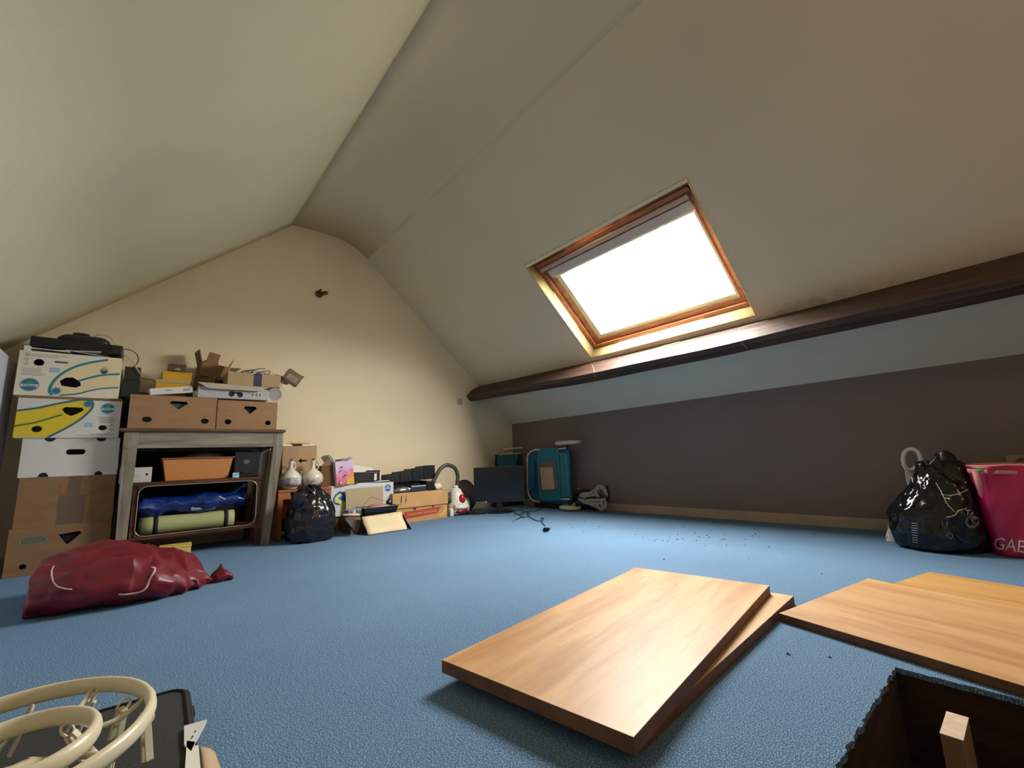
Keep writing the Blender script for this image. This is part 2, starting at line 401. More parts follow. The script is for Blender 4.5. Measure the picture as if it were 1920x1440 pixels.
def ring(name, outer, inner, d, t, m):
    for nm, q in (('lower', (outer[0],inner[0],outer[2],outer[3])),('upper',(inner[1],outer[1],outer[2],outer[3])),('right',(inner[0],inner[1],outer[2],inner[2])),('left',(inner[0],inner[1],inner[3],outer[3]))):
        mb = MB(); mb.bbox(q[0],q[1],q[2],q[3],d,d+t,.003,SF); obj(name, mb, m, win)
# reveals, slightly flared
I = (.686, 1.662, 1.100, 2.484)
rv = lambda a, b, d: SF @ Vector((a, b, d))
def reveal(p, q, n):
    # p->q edge at room side, n: inner edge
    mb = MB(); mb.sheet([[rv(*p[0], -.004), rv(*p[1], -.004)], [rv(*p[0], .01), rv(*p[1], .01)], [rv(*q[0], D1), rv(*q[1], D1)]], .006); obj('lining_board', mb, m_cream, win)
o_ = ((SK[0]+.005,SK[2]+.005),(SK[1]-.005,SK[2]+.005),(SK[1]-.005,SK[3]-.005),(SK[0]+.005,SK[3]-.005)); i_ = ((I[0],I[2]),(I[1],I[2]),(I[1],I[3]),(I[0],I[3]))
for k in range(4): reveal((o_[k], o_[(k+1)%4]), (i_[k], i_[(k+1)%4]), 0)
ring('frame', (I[0]-.02,I[1]+.02,I[2]-.02,I[3]+.02), (.722,1.63,1.125,2.44), D1, .05, m_pine)
ring('sash_rail', (.715,1.65,1.118,2.45), (.765,1.50,1.150,2.385), D1+.02, .06, m_pine)
ring('glazing_bead', (.755,1.47,1.143,2.392), (.800,1.452,1.170,2.338), D1+.028, .05, m_sash)
mb = MB(); mb.bbox(1.676,1.712,1.052,2.496,-.003,.004,.001,SF); obj('trim_strip', mb, mat('cream_trim_paint',(226,214,180),.5), win)
mb = MB(); mb.bbox(.655,1.675,1.052,1.070,-.003,.004,.001,SF); obj('trim_strip', mb, mat('cream_trim_paint',(226,214,180),.5), win)
mb = MB(); mb.bbox(1.60,1.635,1.112,2.46,D1-.02,D1+.0,.004,SF); obj('top_bar', mb, m_pine, win)
mb = MB(); mb.bbox(1.563,1.597,1.128,2.43,D1-.04,D1+.02,.006,SF); obj('handle_bar', mb, mat('brown_grey_bar',(176,150,138),.5), win)
mb = MB(); mb.bbox(1.475,1.545,1.142,2.40,D1-.01,D1+.03,.008,SF); obj('blind_cassette', mb, m_alu, win)
mb = MB(); mb.tube([rv(1.468,1.16,D1+.012), rv(1.468,2.385,D1+.012)], .006); obj('blind_rod', mb, mat('light_grey_rod',(190,186,178),.4), win)
mb = MB(); mb.box(.79,1.46,1.16,2.35,D1+.05,D1+.058,SF); obj('pane', mb, m_glass, win)
# roof tile skirt outside so that the opening reads as a real one
mb = MB(); mb.plate([[(.45,.85),(1.9,.85),(1.9,2.7),(.45,2.7)],[(.70,1.10),(1.66,1.10),(1.66,2.49),(.70,2.49)]],.02,SF @ Matrix.Translation((0,0,.12))); obj('outer_flashing', mb, mat('flashing',(90,90,92),.6), win)
pd = bpy.data.lights.new('skylight_portal','AREA'); pd.shape='RECTANGLE'; pd.size=.98; pd.size_y=1.4; pd.cycles.is_portal=True
po = bpy.data.objects.new('skylight_portal', pd); COL.objects.link(po)
ctr = SF @ Vector((1.17,1.79,D1+.1)); X = E; Zd = NO   # light shines along -Z
Yv = Zd.cross(X)
mm = Matrix.Identity(4)
for j in range(3): mm[j][0]=X[j]; mm[j][1]=Yv[j]; mm[j][2]=Zd[j]
mm.translation = ctr; po.matrix_world = mm

# added pendant, not a known fitting: unseen warm fill light from behind
lamp = thing('added_fill_lamp', 'added opal globe pendant giving unseen warm fill light behind the photographer', 'lamp', (1.2,-1.5,0))
mb = MB(); mb.tube([(0,0,ZT),(0,0,2.3)], .005); obj('cord', mb, mat('cord_white',(220,215,205),.5), lamp)
mb = MB(); mb.lathe([(.05,ZT-.03),(.05,ZT-.001)],16); obj('ceiling_rose', mb, mat('cord_white',(220,215,205),.5), lamp)
m_globe = bpy.data.materials.new('lit_globe'); m_globe.use_nodes = True; bb = m_globe.node_tree.nodes['Principled BSDF']
bb.inputs['Emission Color'].default_value = (1,.74,.48,1); bb.inputs['Emission Strength'].default_value = FILL_LAMP
mb = MB(); mb.lathe([(.02,2.31),(.08,2.28),(.12,2.22),(.13,2.16),(.12,2.10),(.08,2.05),(.02,2.03)],24); obj('globe', mb, m_globe, lamp)
# ------------------------------------------------------------------ object materials
m_card = mat('brown_cardboard', (158,124,92), .85, var=.10, scale=9, bump=.08, bscale=120, spec=.2, stretch=(1,1,3))
m_card2 = mat('dark_brown_cardboard', (140,110,80), .85, var=.14, scale=6, bump=.08, bscale=120, spec=.2, stretch=(1,1,3))
m_cardl = mat('pale_cardboard', (205,188,158), .85, var=.08, scale=9, spec=.2)
m_white = mat('white_card', (208,208,206), .6, var=.05, scale=7)
m_cream_card = mat('cream_card', (222,216,200), .6, var=.05, scale=7)
m_black = mat('black_plastic', (20,20,22), .4)
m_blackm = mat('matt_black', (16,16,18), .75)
m_paper = mat('white_paper', (225,222,214), .7)
m_teal = mat('teal_print', (38,124,138), .6)
m_yelp = mat('yellow_print', (214,190,44), .6)
m_palp = mat('pale_yellow_print', (222,206,164), .6)
m_lightblue = mat('light_blue_print', (150,182,200), .6)
m_greyp = mat('grey_print', (150,150,146), .6)
m_sealb = mat('blue_seal_print', (30,110,150), .6)
m_green = mat('green_print', (70,140,90), .6)
m_tape = mat('brown_tape', (104,84,70), .3)
m_btape = mat('black_tape', (22,22,28), .3)
m_red = mat('red_print', (170,60,44), .6)

FR = Matrix(((1,0,0,0),(0,0,1,0),(0,1,0,0),(0,0,0,1)))     # x/y plate -> x/z, thickness towards +y
def rect(x0, x1, y0, y1): return [(x0,y0),(x1,y0),(x1,y1),(x0,y1)]
def carton(name, label, x0, x1, y0, y1, z0, z1, m, holes=(), top='closed', rot=0, cat='box', group=None, inner=None, bands=True):
    """carton with real cut-outs in its front panel; origin at centre of the base"""
    w, d, h = x1-x0, y1-y0, z1-z0; t = .004
    root = thing(name, label, cat, ((x0+x1)/2, (y0+y1)/2, z0), rot, group)
    H = [[((u-.5)*w, v*h) for u, v in hh] for hh in holes]
    mb = MB(); mb.plate([rect(-w/2, w/2, 0, h)]+H, t, Matrix.Translation((0,-d/2,0)) @ FR); obj('front_panel', mb, m, root)
    mb = MB(); mb.box(-w/2, w/2, d/2-t, d/2, 0, h); mb.box(-w/2, -w/2+t, -d/2+t, d/2-t, 0, h); mb.box(w/2-t, w/2, -d/2+t, d/2-t, 0, h); mb.box(-w/2+t, w/2-t, -d/2+t, d/2-t, 0, t)
    obj('body', mb, m, root)
    if top == 'closed':
        mb = MB(); mb.box(-w/2+t, -.0008, -d/2+t, d/2-t, h-t, h); mb.box(.0008, w/2-t, -d/2+t, d/2-t, h-t, h); obj('lid_flaps', mb, m, root)
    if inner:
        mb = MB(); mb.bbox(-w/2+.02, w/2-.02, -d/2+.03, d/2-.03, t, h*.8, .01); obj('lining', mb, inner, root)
    root['_w'], root['_d'], root['_h'] = w, d, h
    return root
def decal(root, name, polys, m, lay=1, t=.0006):
    """flat print on the front panel; polys in u,v of the panel"""
    w, d, h = root['_w'], root['_d'], root['_h']
    mb = MB()
    for p in polys:
        if isinstance(p[0][0], (int, float)): p = [p]
        mb.plate([[((u-.5)*w, v*h) for u, v in q] for q in p], t, Matrix.Translation((0,-d/2-t*lay,0)) @ FR)
    return obj(name, mb, m, root)
def ribbon(pts, wd, asp=1):
    P = [Vector((p[0], p[1])) for p in pts]; L = []; R = []
    for i, p in enumerate(P):
        t = (P[min(i+1, len(P)-1)]-P[max(i-1, 0)]); t = Vector((t.x*asp, t.y)).normalized(); n = Vector((-t.y/asp, t.x))*wd/2
        L.append((p+n)[:]); R.append((p-n)[:])
    return L+R[::-1]
def sp2(pts, k=6): return [(v.x, v.y) for v in spline([(a, b, 0) for a, b in pts], k)]
def seal(root, u, v, r, word, col=None):
    asp = root['_w']/root['_h']; ry = r*asp
    decal(root, 'seal', [circ(u, v, r, ry, 24)], col or m_sealb, 1)
    decal(root, 'seal_ring', [[circ(u, v, r*.93, ry*.93, 24), circ(u, v, r*.87, ry*.87, 24)]], m_lightblue, 2)
    decal(root, 'seal_crest', [circ(u, v+ry*.35, r*.38, ry*.30, 12)], m_green if col is None else m_lightblue, 2)
    decal(root, 'seal_band', [rect(u-r*.9, u+r*.9, v-ry*.30, v+ry*.08)], m_white, 3)
    w, h = root['_w'], root['_h']
    text(word, ry*h*.42, m_sealb, root, ((u-.5)*w, -root['_d']/2-.0026, (v-ry*.11)*h), sx=.95)
def burst(u, v, r, asp, a0=0, n=9):
    out = []
    for k in range(2*n):
        a = a0+2*PI*k/(2*n); q = r*(1 if k % 2 else .62); out.append((u+q*math.cos(a), v+q*asp*math.sin(a)))
    return out
def fine_print(root, rows, m=None, lay=1):
    decal(root, 'small_print', [rect(u0, u1, v-dv/2, v+dv/2) for u0, u1, v, dv in rows], m or m_greyp, lay)

# ------------------------------------------------------------------ stack of banana cartons at the left
yf = 3.80; yb = 4.205
def zb(a): return lambda X, Y: ((X-a[0])/(a[1]-a[0]), 1-(Y-a[2])/(a[3]-a[2]))
# bottom
c5 = carton('cardboard_carton', 'brown fruit carton with oval emblem at the floor, lowest of the left stack', -.525,-.10,3.79,yb,0,.262,m_card2,
    holes=[[(.47,.80),(.68,.84),(.70,.79),(.58,.58),(.555,.58)], circ(.17,.20,.035,.055,14)], group='cartons in the left stack', inner=m_blackm)
decal(c5,'oval_emblem',[circ(.24,.73,.15,.115,26)],mat('olive_print',(96,98,78),.7),1)
decal(c5,'emblem_ring',[[circ(.24,.73,.135,.10,26),circ(.24,.73,.128,.092,26)]],mat('olive_light',(150,144,116),.7),2)
decal(c5,'stripe',[[(.40,.74),(.47,.77),(.47,.82),(.40,.80)],[(.71,.82),(.99,.86),(.99,.93),(.71,.88)],[(.22,.16),(.99,.20),(.99,.26),(.22,.22)],[(.0,.10),(.13,.12),(.13,.20),(.0,.19)]],mat('faded_red_print',(146,88,64),.7),1)
text('fyffes',.045,mat('olive_light',(150,144,116),.7),c5,((.24-.5)*.425,-c5['_d']/2-.0022,.73*.262),sx=1) if False else None
c4 = carton('cardboard_carton', 'plain brown carton patched with dark tape, second from bottom of the left stack', -.515,-.10,3.80,yb,.262,.548,m_card2, group='cartons in the left stack')
decal(c4,'tape_patch',[rect(.49,.62,.62,.995),rect(.41,.69,.02,.60)],m_tape,1)
decal(c4,'tape_patch',[rect(.41,.47,.66,.86)],mat('orange_tape',(150,98,56),.5),2)
c3 = carton('banana_carton', 'plain white tray with a slot handle in the middle of the left stack', -.525,-.10,3.80,yb,.548,.778,m_white,
    holes=[[(.435,.60),(.46,.555),(.61,.555),(.635,.60),(.635,.66),(.61,.70),(.46,.70),(.435,.66)]], group='cartons in the left stack')
decal(c3,'notch',[circ(.26,1.0,.055,.10,12,PI,2*PI)],mat('hole_dark',(24,24,40),.9),1)
for _q in (circ(.79,1.0,.055,.10,12,PI,2*PI),circ(.24,0.0,.05,.11,12,0,PI),circ(.80,0,.045,.10,12,0,PI)): decal(c3,'notch',[_q],mat('hole_dark',(24,24,40),.9),1)
c2 = carton('banana_carton', 'white fruit carton printed with a yellow banana, second from top of the left stack', -.565,-.11,3.79,yb,.778,1.012,m_white,
    holes=[circ(.20,.22,.048,.08,16), circ(.825,.27,.043,.075,16), [(.405,.74),(.43,.80),(.60,.80),(.615,.73),(.56,.635),(.50,.57),(.44,.63)]], group='cartons in the left stack')
Z = zb((200,1375,1045,1505))
ban = sp2([Z(*q) for q in ((200,1195),(400,1160),(600,1105),(800,1055),(920,1040),(1010,1060),(1015,1140),(950,1230),(850,1320),(700,1420),(560,1500))],5)
H2 = [circ(.20,.22,.048,.08,16), [(.405,.74),(.43,.80),(.60,.80),(.615,.73),(.56,.635),(.50,.57),(.44,.63)]]
decal(c2,'banana_print',[[[ (0.0,.67)]+ban[1:]+[(.30,.012),(0.0,.012)]]+H2],m_yelp,1)
decal(c2,'banana_outline',[ribbon(ban,.05,2)],mat('blue_teal_print',(52,100,112),.6),2)
decal(c2,'banana_midrib',[ribbon(sp2([Z(*q) for q in ((200,1372),(400,1330),(600,1260),(690,1228))],4),.045,2)],mat('olive_green_print',(92,112,44),.6),2)
decal(c2,'banana_tip',[burst(*Z(962,1090),.052,1.95)],m_sealb,3)
seal(c2,*Z(1205,1140),.074,'Chiquita')
fine_print(c2,[(.76,.93,.55,.018),(.78,.93,.505,.018),(.79,.95,.46,.018),(.78,.94,.42,.018),(.70,.93,.10,.02),(.56,.75,.06,.015)])
fine_print(c2,[(.64,.72,.34,.12)],m_lightblue)
decal(c2,'recycling_mark',[[circ(.915,.34,.018,.03,12),circ(.915,.34,.010,.018,12)],[circ(.915,.23,.018,.03,12),circ(.915,.23,.010,.018,12)]],m_greyp,1)
c1 = carton('banana_carton', 'cream fruit carton with pale banana outline, topmost of the left stack', -.590,-.135,3.80,yb,1.030,1.300,m_cream_card, top='open',
    holes=[circ(.185,.75,.05,.078,16), circ(.825,.675,.04,.085,16), [(.40,.36),(.45,.44),(.52,.46),(.60,.36),(.61,.27),(.56,.22),(.42,.25)]], group='cartons in the left stack')
Z = zb((205,1335,500,985))
top = sp2([Z(*q) for q in ((1170,530),(1000,570),(850,620),(720,690),(630,770),(580,850),(565,930),(600,972))],5)
bot = sp2([Z(*q) for q in ((680,970),(850,950),(1000,905),(1150,870),(1330,850))],5)
H1 = [circ(.825,.675,.04,.085,16), [(.40,.36),(.45,.44),(.52,.46),(.60,.36),(.61,.27),(.56,.22),(.42,.25)]]
decal(c1,'banana_print',[[[(.86,.96)]+top+bot+[(.999,.92)]]+H1],m_palp,1)
decal(c1,'banana_outline',[ribbon(top,.05,1.7),ribbon(bot,.035,1.7)],m_teal,2)
decal(c1,'banana_midrib',[ribbon(sp2([Z(*q) for q in ((1330,690),(1150,710),(1000,750),(860,800))],4),.045,1.7)],m_teal,2)
decal(c1,'banana_tip',[burst(*Z(635,925),.055,1.7)],m_sealb,3)
seal(c1,*Z(352,870),.088,'Chiquita')
fine_print(c1,[(.05,.45,.93,.014),(.05,.36,.89,.014),(.04,.22,.60,.012),(.04,.22,.565,.012),(.04,.22,.53,.012),(.04,.26,.49,.012),(.04,.24,.455,.012)])
fine_print(c1,[(.29,.39,.60,.11)],m_lightblue); fine_print(c1,[(.33,.455,.79,.045)],mat('grey_dark_print',(96,92,88),.6))
decal(c1,'recycling_mark',[[circ(.07,.80,.020,.034,12),circ(.07,.80,.011,.019,12)],[circ(.07,.70,.020,.034,12),circ(.07,.70,.011,.019,12)]],m_greyp,1)
mb = MB(); mb.box(-.565,-.112,3.795,yb,1.013,1.029); tag(obj('cardboard_sheet', mb, m_card2), 'thin brown cardboard sheet between the two banana printed cartons', 'cardboard')
mb = MB(); mb.bbox(-.20,.13,-.15,.15,.008,.20,.01); obj('packed_contents', mb, m_blackm, c1)
# white papers and a black frame standing in the top carton
pp = thing('paper_stack', 'loose white papers sticking out of the topmost left carton', 'papers', (-.40,3.93,1.235))
for k,(a,b,x0,x1,m_) in enumerate(((.0,.05,-.17,.02,m_paper),(-.06,.16,.0,.22,mat('grey_sheet',(170,172,176),.4)),(.03,-.1,-.05,.16,m_paper))):
    mb = MB(); mb.box(x0,x1,-.12,.12,.0+.005*k,.004+.005*k, Matrix.Translation((0,0,.078))@Matrix.Rotation(a,4,'X')@Matrix.Rotation(b*.8,4,'Y')); obj('sheet', mb, m_, pp)
mb = MB(); mb.bbox(-.14,.14,-.10,.10,0,.06,.008); obj('binder', mb, m_blackm, pp)
mb = MB(); mb.box(-.175,-.15,-.13,.05,0,.095); obj('white_divider', mb, m_paper, pp)
# black flat device + phone-like machine on top
x0 = aY(57,640,3.86).x; x1 = aY(232,640,3.86).x
fb = thing('flat_black_player', 'long flat black device lying across the papers on the left stack', 'device', ((x0+x1)/2,3.98,1.335))
W_ = (x1-x0)/2
mb = MB(); mb.bbox(-W_,W_,-.14,.14,0,.065,.008,Matrix.Rotation(.02,4,'Y')); obj('housing', mb, m_black, fb)
mb = MB(); mb.box(-W_+.03,W_-.05,-.1415,-.140,.018,.045,Matrix.Rotation(.02,4,'Y')); obj('front_strip', mb, mat('gloss_black',(12,12,14),.12), fb)
for _x in (-W_+.05,W_-.05):
    mb = MB(); mb.bbox(_x-.02,_x+.02,-.10,-.06,-.012,.0,.003); obj('foot', mb, m_black, fb)
dg = mat('dark_green_plastic',(28,34,30),.35)
pr = thing('desk_machine', 'small dark machine with cord on top of the flat black device', 'device', (-.335,3.98,1.40), .05)
mb = MB(); mb.loft([((0,0,0),(.13,0,0),(0,.10,0),5),((0,0,.03),(.125,0,0),(0,.095,0),5),((0,.01,.055),(.10,0,0),(0,.07,0),5),((0,.015,.062),(.08,0,0),(0,.05,0),5)],32); obj('housing', mb, dg, pr)
mb = MB(); mb.loft([((-.02,0,.06),(.045,0,0),(0,.04,0),3),((-.02,0,.078),(.04,0,0),(0,.03,0),3)],20); obj('handset', mb, m_black, pr)
mb = MB(); mb.tube(spline([(.03,0,.065),(.07,-.02,.085),(.12,-.03,.07),(.15,-.04,.02),(.16,-.06,.0)],6),.003,6); obj('cord', mb, mat('cord_beige',(190,180,160),.5), pr)
mb = MB(); mb.tube([(-.11,-.09,.0),(-.15,-.10,-.004)],.007,8); obj('bracket', mb, mat('chrome',(200,200,200),.2,metal=1), pr)

# ------------------------------------------------------------------ white panel at the far left
m_panel = mat('white_panel_paint',(196,198,208),.5,var=.05,scale=2)
mb = MB(); mb.bbox(-.66,-.635,1.7,4.08,0,1.262,.003); tag(obj('white_board', mb, m_panel), 'tall white board standing on edge left of the banana cartons', 'panel')

# ------------------------------------------------------------------ table
TY0, TY1 = 3.69, 4.19
def wood(name, a, b, rough=.6, st=(2,2,14), scale=2.2, bump=.15):
    return mat(name, a, rough, var=1, rgb2=b, scale=scale, stretch=st, bump=bump, bscale=8, detail=8, spec=.3)
m_tab = wood('grey_limed_wood',(150,142,128),(112,104,92),st=(1.2,14,14))
m_tabv = wood('grey_limed_wood_legs',(150,142,128),(108,100,88),st=(14,14,1.2))
m_top = wood('brown_table_top',(112,84,62),(86,62,46),st=(1.2,10,10))
tb = thing('side_table', 'grey weathered wooden table carrying two brown cartons', 'table', (.37,3.94,0))
T = Matrix.Translation((-.37,-3.94,0))
mb = MB(); mb.bbox(-.105,.845,TY0-.02,TY1,.812,.832,.004,T); obj('tabletop', mb, m_top, tb)
mb = MB(); mb.box(-.015,.768,TY0+.002,TY0+.022,.705,.812,T); obj('front_rail', mb, m_tab, tb)
mb = MB(); mb.box(-.015,.768,TY1-.03,TY1-.01,.705,.812,T); obj('rear_rail', mb, m_tab, tb)
mb = MB(); mb.box(-.07,-.05,TY0+.07,TY1-.07,.705,.812,T); obj('side_rail', mb, m_tab, tb)
mb = MB(); mb.box(.80,.82,TY0+.07,TY1-.07,.705,.812,T); obj('side_rail', mb, m_tab, tb)
for xa, xb, xc, xd in ((-.082,-.012,-.066,-.018),(.768,.834,.722,.772)):
    for ya in (TY0, TY1-.07):
        yb_ = ya+.07; s = .004 if ya == TY0 else .018
        mb = MB(); q = lambda a, b, c, d, z: [T@Vector((a,c,z)),T@Vector((b,c,z)),T@Vector((b,d,z)),T@Vector((a,d,z))]
        mb.hexa(q(xc,xd,ya+s,ya+s+.048,0), q(xa,xb,ya,yb_,.705)); mb.hexa(q(xa,xb,ya,yb_,.7051), q(xa,xb,ya,yb_,.812))
        obj('leg', mb, m_tabv, tb, bevel=.003)

# ------------------------------------------------------------------ low brown cabinet beneath the table
m_brn = wood('dark_brown_veneer',(96,58,38),(66,38,26),st=(1.5,12,12))
cb = thing('low_shelf_unit', 'low brown shelf unit with rounded metal edging under the table', 'shelf', (.36,3.94,0))
T2 = Matrix.Translation((-.36,-3.94,0))
for nm, b in (('shelf_board',(-.01,.715,3.73,4.17,.465,.488)),('shelf_board',(-.01,.715,3.735,4.17,.128,.148)),('side_post',(.685,.715,3.74,3.77,0,.465)),('side_post',(-.01,.015,3.74,3.77,0,.465)),('side_post',(.685,.715,4.12,4.16,0,.465)),('side_post',(-.01,.015,4.12,4.16,0,.465)),('back_panel',(-.01,.715,4.165,4.175,.13,.70))):
    mb = MB(); mb.bbox(*b,.002,T2); obj(nm, mb, m_brn if nm != 'back_panel' else m_blackm, cb)
def rrect(x0, x1, z0, z1, r, y, n=6):
    out = []
    for cx, cz, a in ((x1-r,z1-r,0),(x0+r,z1-r,PI/2),(x0+r,z0+r,PI),(x1-r,z0+r,1.5*PI)):
        out += [(cx+r*math.cos(a+PI/2*k/n), y, cz+r*math.sin(a+PI/2*k/n)) for k in range(n+1)]
    return out
mb = MB(); mb.tube([T2@Vector(p) for p in rrect(.017,.683,.151,.462,.05,3.733)],.0028,6,closed=True); obj('edge_trim', mb, mat('edge_trim_metal',(196,186,172),.3,metal=.6), cb)
mb = MB(); mb.plate([rect(.015,.685,.148,.465), [(a,c) for a,_,c in rrect(.020,.680,.154,.459,.047,0)]],.004,T2@Matrix.Translation((0,3.7335,0))@FR); obj('door_frame', mb, m_brn, cb)
# green mat roll, blue bag
m_mat_ = mat('pale_green_foam',(168,172,120),.8,var=.06,scale=6)
mr = thing('foam_mat_roll', 'rolled pale green foam mat strapped in black on the lower shelf', 'mat', (.32,3.83,.149))
mb = MB(); prof_ = []
pts = [(-.275,0,.062),(.24,0,.062)]
mb.tube([(-.275+.515*i/10,0,.056) for i in range(11)],[.056]*11,28); obj('roll', mb, m_mat_, mr)
for xx in (-.20,.19):
    mb = MB(); mb.tube([(xx-.012,0,.056),(xx+.012,0,.056)],[.058,.058],28); obj('strap', mb, m_blackm, mr)
mb = MB(); mb.tube([(-.292,0,.056),(-.274,0,.056)],[.054,.054],24); obj('end_cap', mb, m_blackm, mr)
m_tarp = mat('blue_tarpaulin',(14,48,124),.28,var=.25,scale=5,spec=.6)
bg_ = thing('blue_tent_bag', 'crumpled shiny blue tarpaulin bag lying on the green mat roll', 'bag', (.33,3.86,.262))
rg = []
for i in range(26):
    t = i/25; x = -.30+.60*t; r = .075-.012*math.sin(t*9)-.02*max(0,(t-.8)*4)
    rg.append(((x,.01*math.sin(t*7),.062+.025*max(0,t-.6)*3),(0,r*1.0,0),(0,0,r*.82+.012*math.sin(t*14)),2.3))
mb = MB(); mb.loft(rg,44,crumple(.022,13,2,.007,34,floor=.001)); obj('bag_body', mb, m_tarp, bg_)
mb = MB(); mb.loft([((.20,0,.10),(0,.03,0),(.01,0,.02)),((.24,0,.13),(0,.025,0),(.01,0,.018)),((.275,-.01,.165),(0,.035,0),(.012,0,.02)),((.30,-.01,.16),(0,.02,0),(.01,0,.012))],24,crumple(.008,30,5)); obj('gathered_neck', mb, mat('blue_tarp_light',(50,104,196),.25), bg_)
mb = MB(); mb.sheet([[(x,-.072-.004*math.sin(x*60),z) for z in (.018,.03,.042)] for x in [(-.03+.14*i/12) for i in range(13)]],.002); obj('clear_strip', mb, mat('clear_film',(150,165,190),.15), bg_)
# upper shelf of the cabinet
wb = carton('white_box','small white box with a round black hole behind the left table leg',-.085,.075,3.775,3.95,.489,.585,mat('white_card2',(205,205,200),.6),holes=[circ(.845,.52,.045,.07,14)],inner=m_blackm)
fine_print(wb,[(.45,.62,.45,.22)],mat('beige_print',(200,192,172),.6)); fine_print(wb,[(.25,.9,.12,.02)])
m_or = mat('orange_plastic',(206,138,80),.45,var=.08,scale=4)
tub = thing('orange_tub', 'orange plastic tub standing under the table', 'tub', (.325,3.90,.489))
def tubm(w0, w1, d0, d1, h, t=.004):
    mb = MB(); o0, o1 = [(-w0,-d0),(w0,-d0),(w0,d0),(-w0,d0)], [(-w1,-d1),(w1,-d1),(w1,d1),(-w1,d1)]
    for k in range(4):
        a, b = o0[k], o0[(k+1)%4]; c, d = o1[(k+1)%4], o1[k]; s = lambda p: (p[0]*(1-t/w1), p[1]*(1-t/d1))
        mb.hexa([Vector((*a,0)),Vector((*b,0)),Vector((*s(b),0)),Vector((*s(a),0))],[Vector((*d,h)),Vector((*c,h)),Vector((*s(c),h)),Vector((*s(d),h))])
    mb.box(-w0,w0,-d0,d0,0,t); return mb
obj('tub_body', tubm(.175,.20,.12,.14,.145), m_or, tub, bevel=.003)
mb = MB(); mb.plate([rect(-.208,.208,-.148,.148),rect(-.196,.196,-.136,.136)],.010,Matrix.Translation((0,0,.142))); obj('rim', mb, mat('orange_rim',(140,84,44),.5), tub, bevel=.003)
mb = MB(); mb.loft([((0,0,.02),(.15,0,0),(0,.10,0),3),((0,0,.13),(.17,0,0),(0,.11,0),3),((0.05,0,.165),(.10,0,0),(0,.07,0),2.5),((.06,0,.175),(.05,0,0),(0,.04,0),2)],30,crumple(.01,14,8)); tag(obj('grey_bundle', mb, mat('grey_cloth',(120,112,100),.9), None, loc=(.325,3.90,.50)),'grey cloth bundle lying inside the orange tub','cloth')
bk = thing('black_case', 'black plastic case to the right of the orange tub', 'case', (.62,3.89,.489))
mb = MB(); mb.bbox(-.085,.075,-.13,.14,0,.19,.008); obj('shell', mb, mat('dark_navy_plastic',(24,26,38),.4), bk)
mb = MB(); mb.plate([circ(0,.05,.020,.016,16)],.002,Matrix.Translation((-.01,-.133,.06))@FR); obj('emblem', mb, mat('grey_emblem',(90,90,96),.4), bk)
mb = MB(); mb.tube([(-.05,-.133,.04),(-.03,-.136,.028),(.03,-.136,.028),(.05,-.133,.04)],.003,6); obj('handle', mb, m_black, bk)
mb = MB(); mb.bbox(-.02,.02,-.012,.012,0,.035,.002); cy = tag(obj('small_blue_box', mb, mat('cyan_card',(96,176,208),.5,var=.3,scale=60,rgb2=(190,220,230)), None, loc=(.545,3.745,.489)),'tiny light blue box in front of the black case','box')

# yellow box on the floor in front of the table
yb0 = fl(362,1035)
m_yb = mat('pale_yellow_card',(226,196,112),.6,var=.05,scale=6)
ybx = thing('yellow_box', 'pale yellow box on the carpet below the table front', 'box', (.245,3.66,0), -.06)
mb = MB(); mb.bbox(-.10,.062,-.06,.06,0,.068,.002); obj('base', mb, m_yb, ybx)
mb = MB(); mb.bbox(-.102,.064,-.062,.062,.069,.085,.002); obj('lid', mb, mat('yellow_lid',(214,184,96),.6), ybx)

# ------------------------------------------------------------------ two brown cartons on the table and what lies on them
hnd = lambda cx, cz, w, h: [(cx-w*.5,cz+h*.25),(cx-w*.38,cz+h*.5),(cx+w*.38,cz+h*.5),(cx+w*.5,cz+h*.25),(cx+w*.32,cz),(cx,cz-h*.5),(cx-w*.25,cz-h*.1)]
ca = carton('cardboard_carton','brown banana carton standing on the left half of the table',-.072,.398,3.72,4.15,.833,1.055,m_card,
    holes=[circ(.20,.27,.055,.085,16),circ(.865,.25,.05,.085,16),hnd(.54,.72,.22,.25)],group='brown cartons on the table',inner=mat('inner_teal',(70,90,90),.9))
cbx = carton('cardboard_carton','brown banana carton standing on the right half of the table',.404,.79,3.725,4.15,.833,1.045,m_card,
    holes=[circ(.18,.26,.055,.085,16),circ(.845,.25,.05,.085,16),hnd(.53,.68,.22,.27)],group='brown cartons on the table',inner=m_blackm)
m_yel = mat('yellow_card',(206,158,30),.6,var=.08,scale=5)
for nm, lab, px, py0, py1, Y, zb_, dep, lidm in (('yellow_box','long yellow shoe box with a pale lid edge on the left carton',(292,356),684,718,3.90,1.056,.16,mat('tan_lid',(176,150,108),.6)),):
    a = aY(px[0],py1,Y).x; b = aY(px[1],py1,Y).x; h = aY(px[0],py0,Y).z-aY(px[0],py1,Y).z
    r = thing(nm, lab, 'box', ((a+b)/2, Y+dep/2, zb_))
    mb = MB(); mb.bbox(-(b-a)/2,(b-a)/2,-dep/2,dep/2,0,.115,.002); obj('base', mb, m_yel, r)
    mb = MB(); mb.bbox(-(b-a)/2-.002,(b-a)/2+.002,-dep/2-.002,dep/2+.002,.1155,.140,.002); obj('lid', mb, lidm, r)
r = thing('yellow_box','smaller plain yellow box on top of the long yellow shoe box','box',(.168,4.0,1.197),.03)
mb = MB(); mb.bbox(-.085,.085,-.06,.06,0,.055,.002); obj('base', mb, m_yel, r)
mb = MB(); mb.bbox(-.087,.087,-.062,.062,.0555,.066,.002); obj('lid', mb, m_yel, r)
r = thing('brown_case','small dark brown patterned box crowning the yellow boxes','box',(.165,3.99,1.2635),.02)
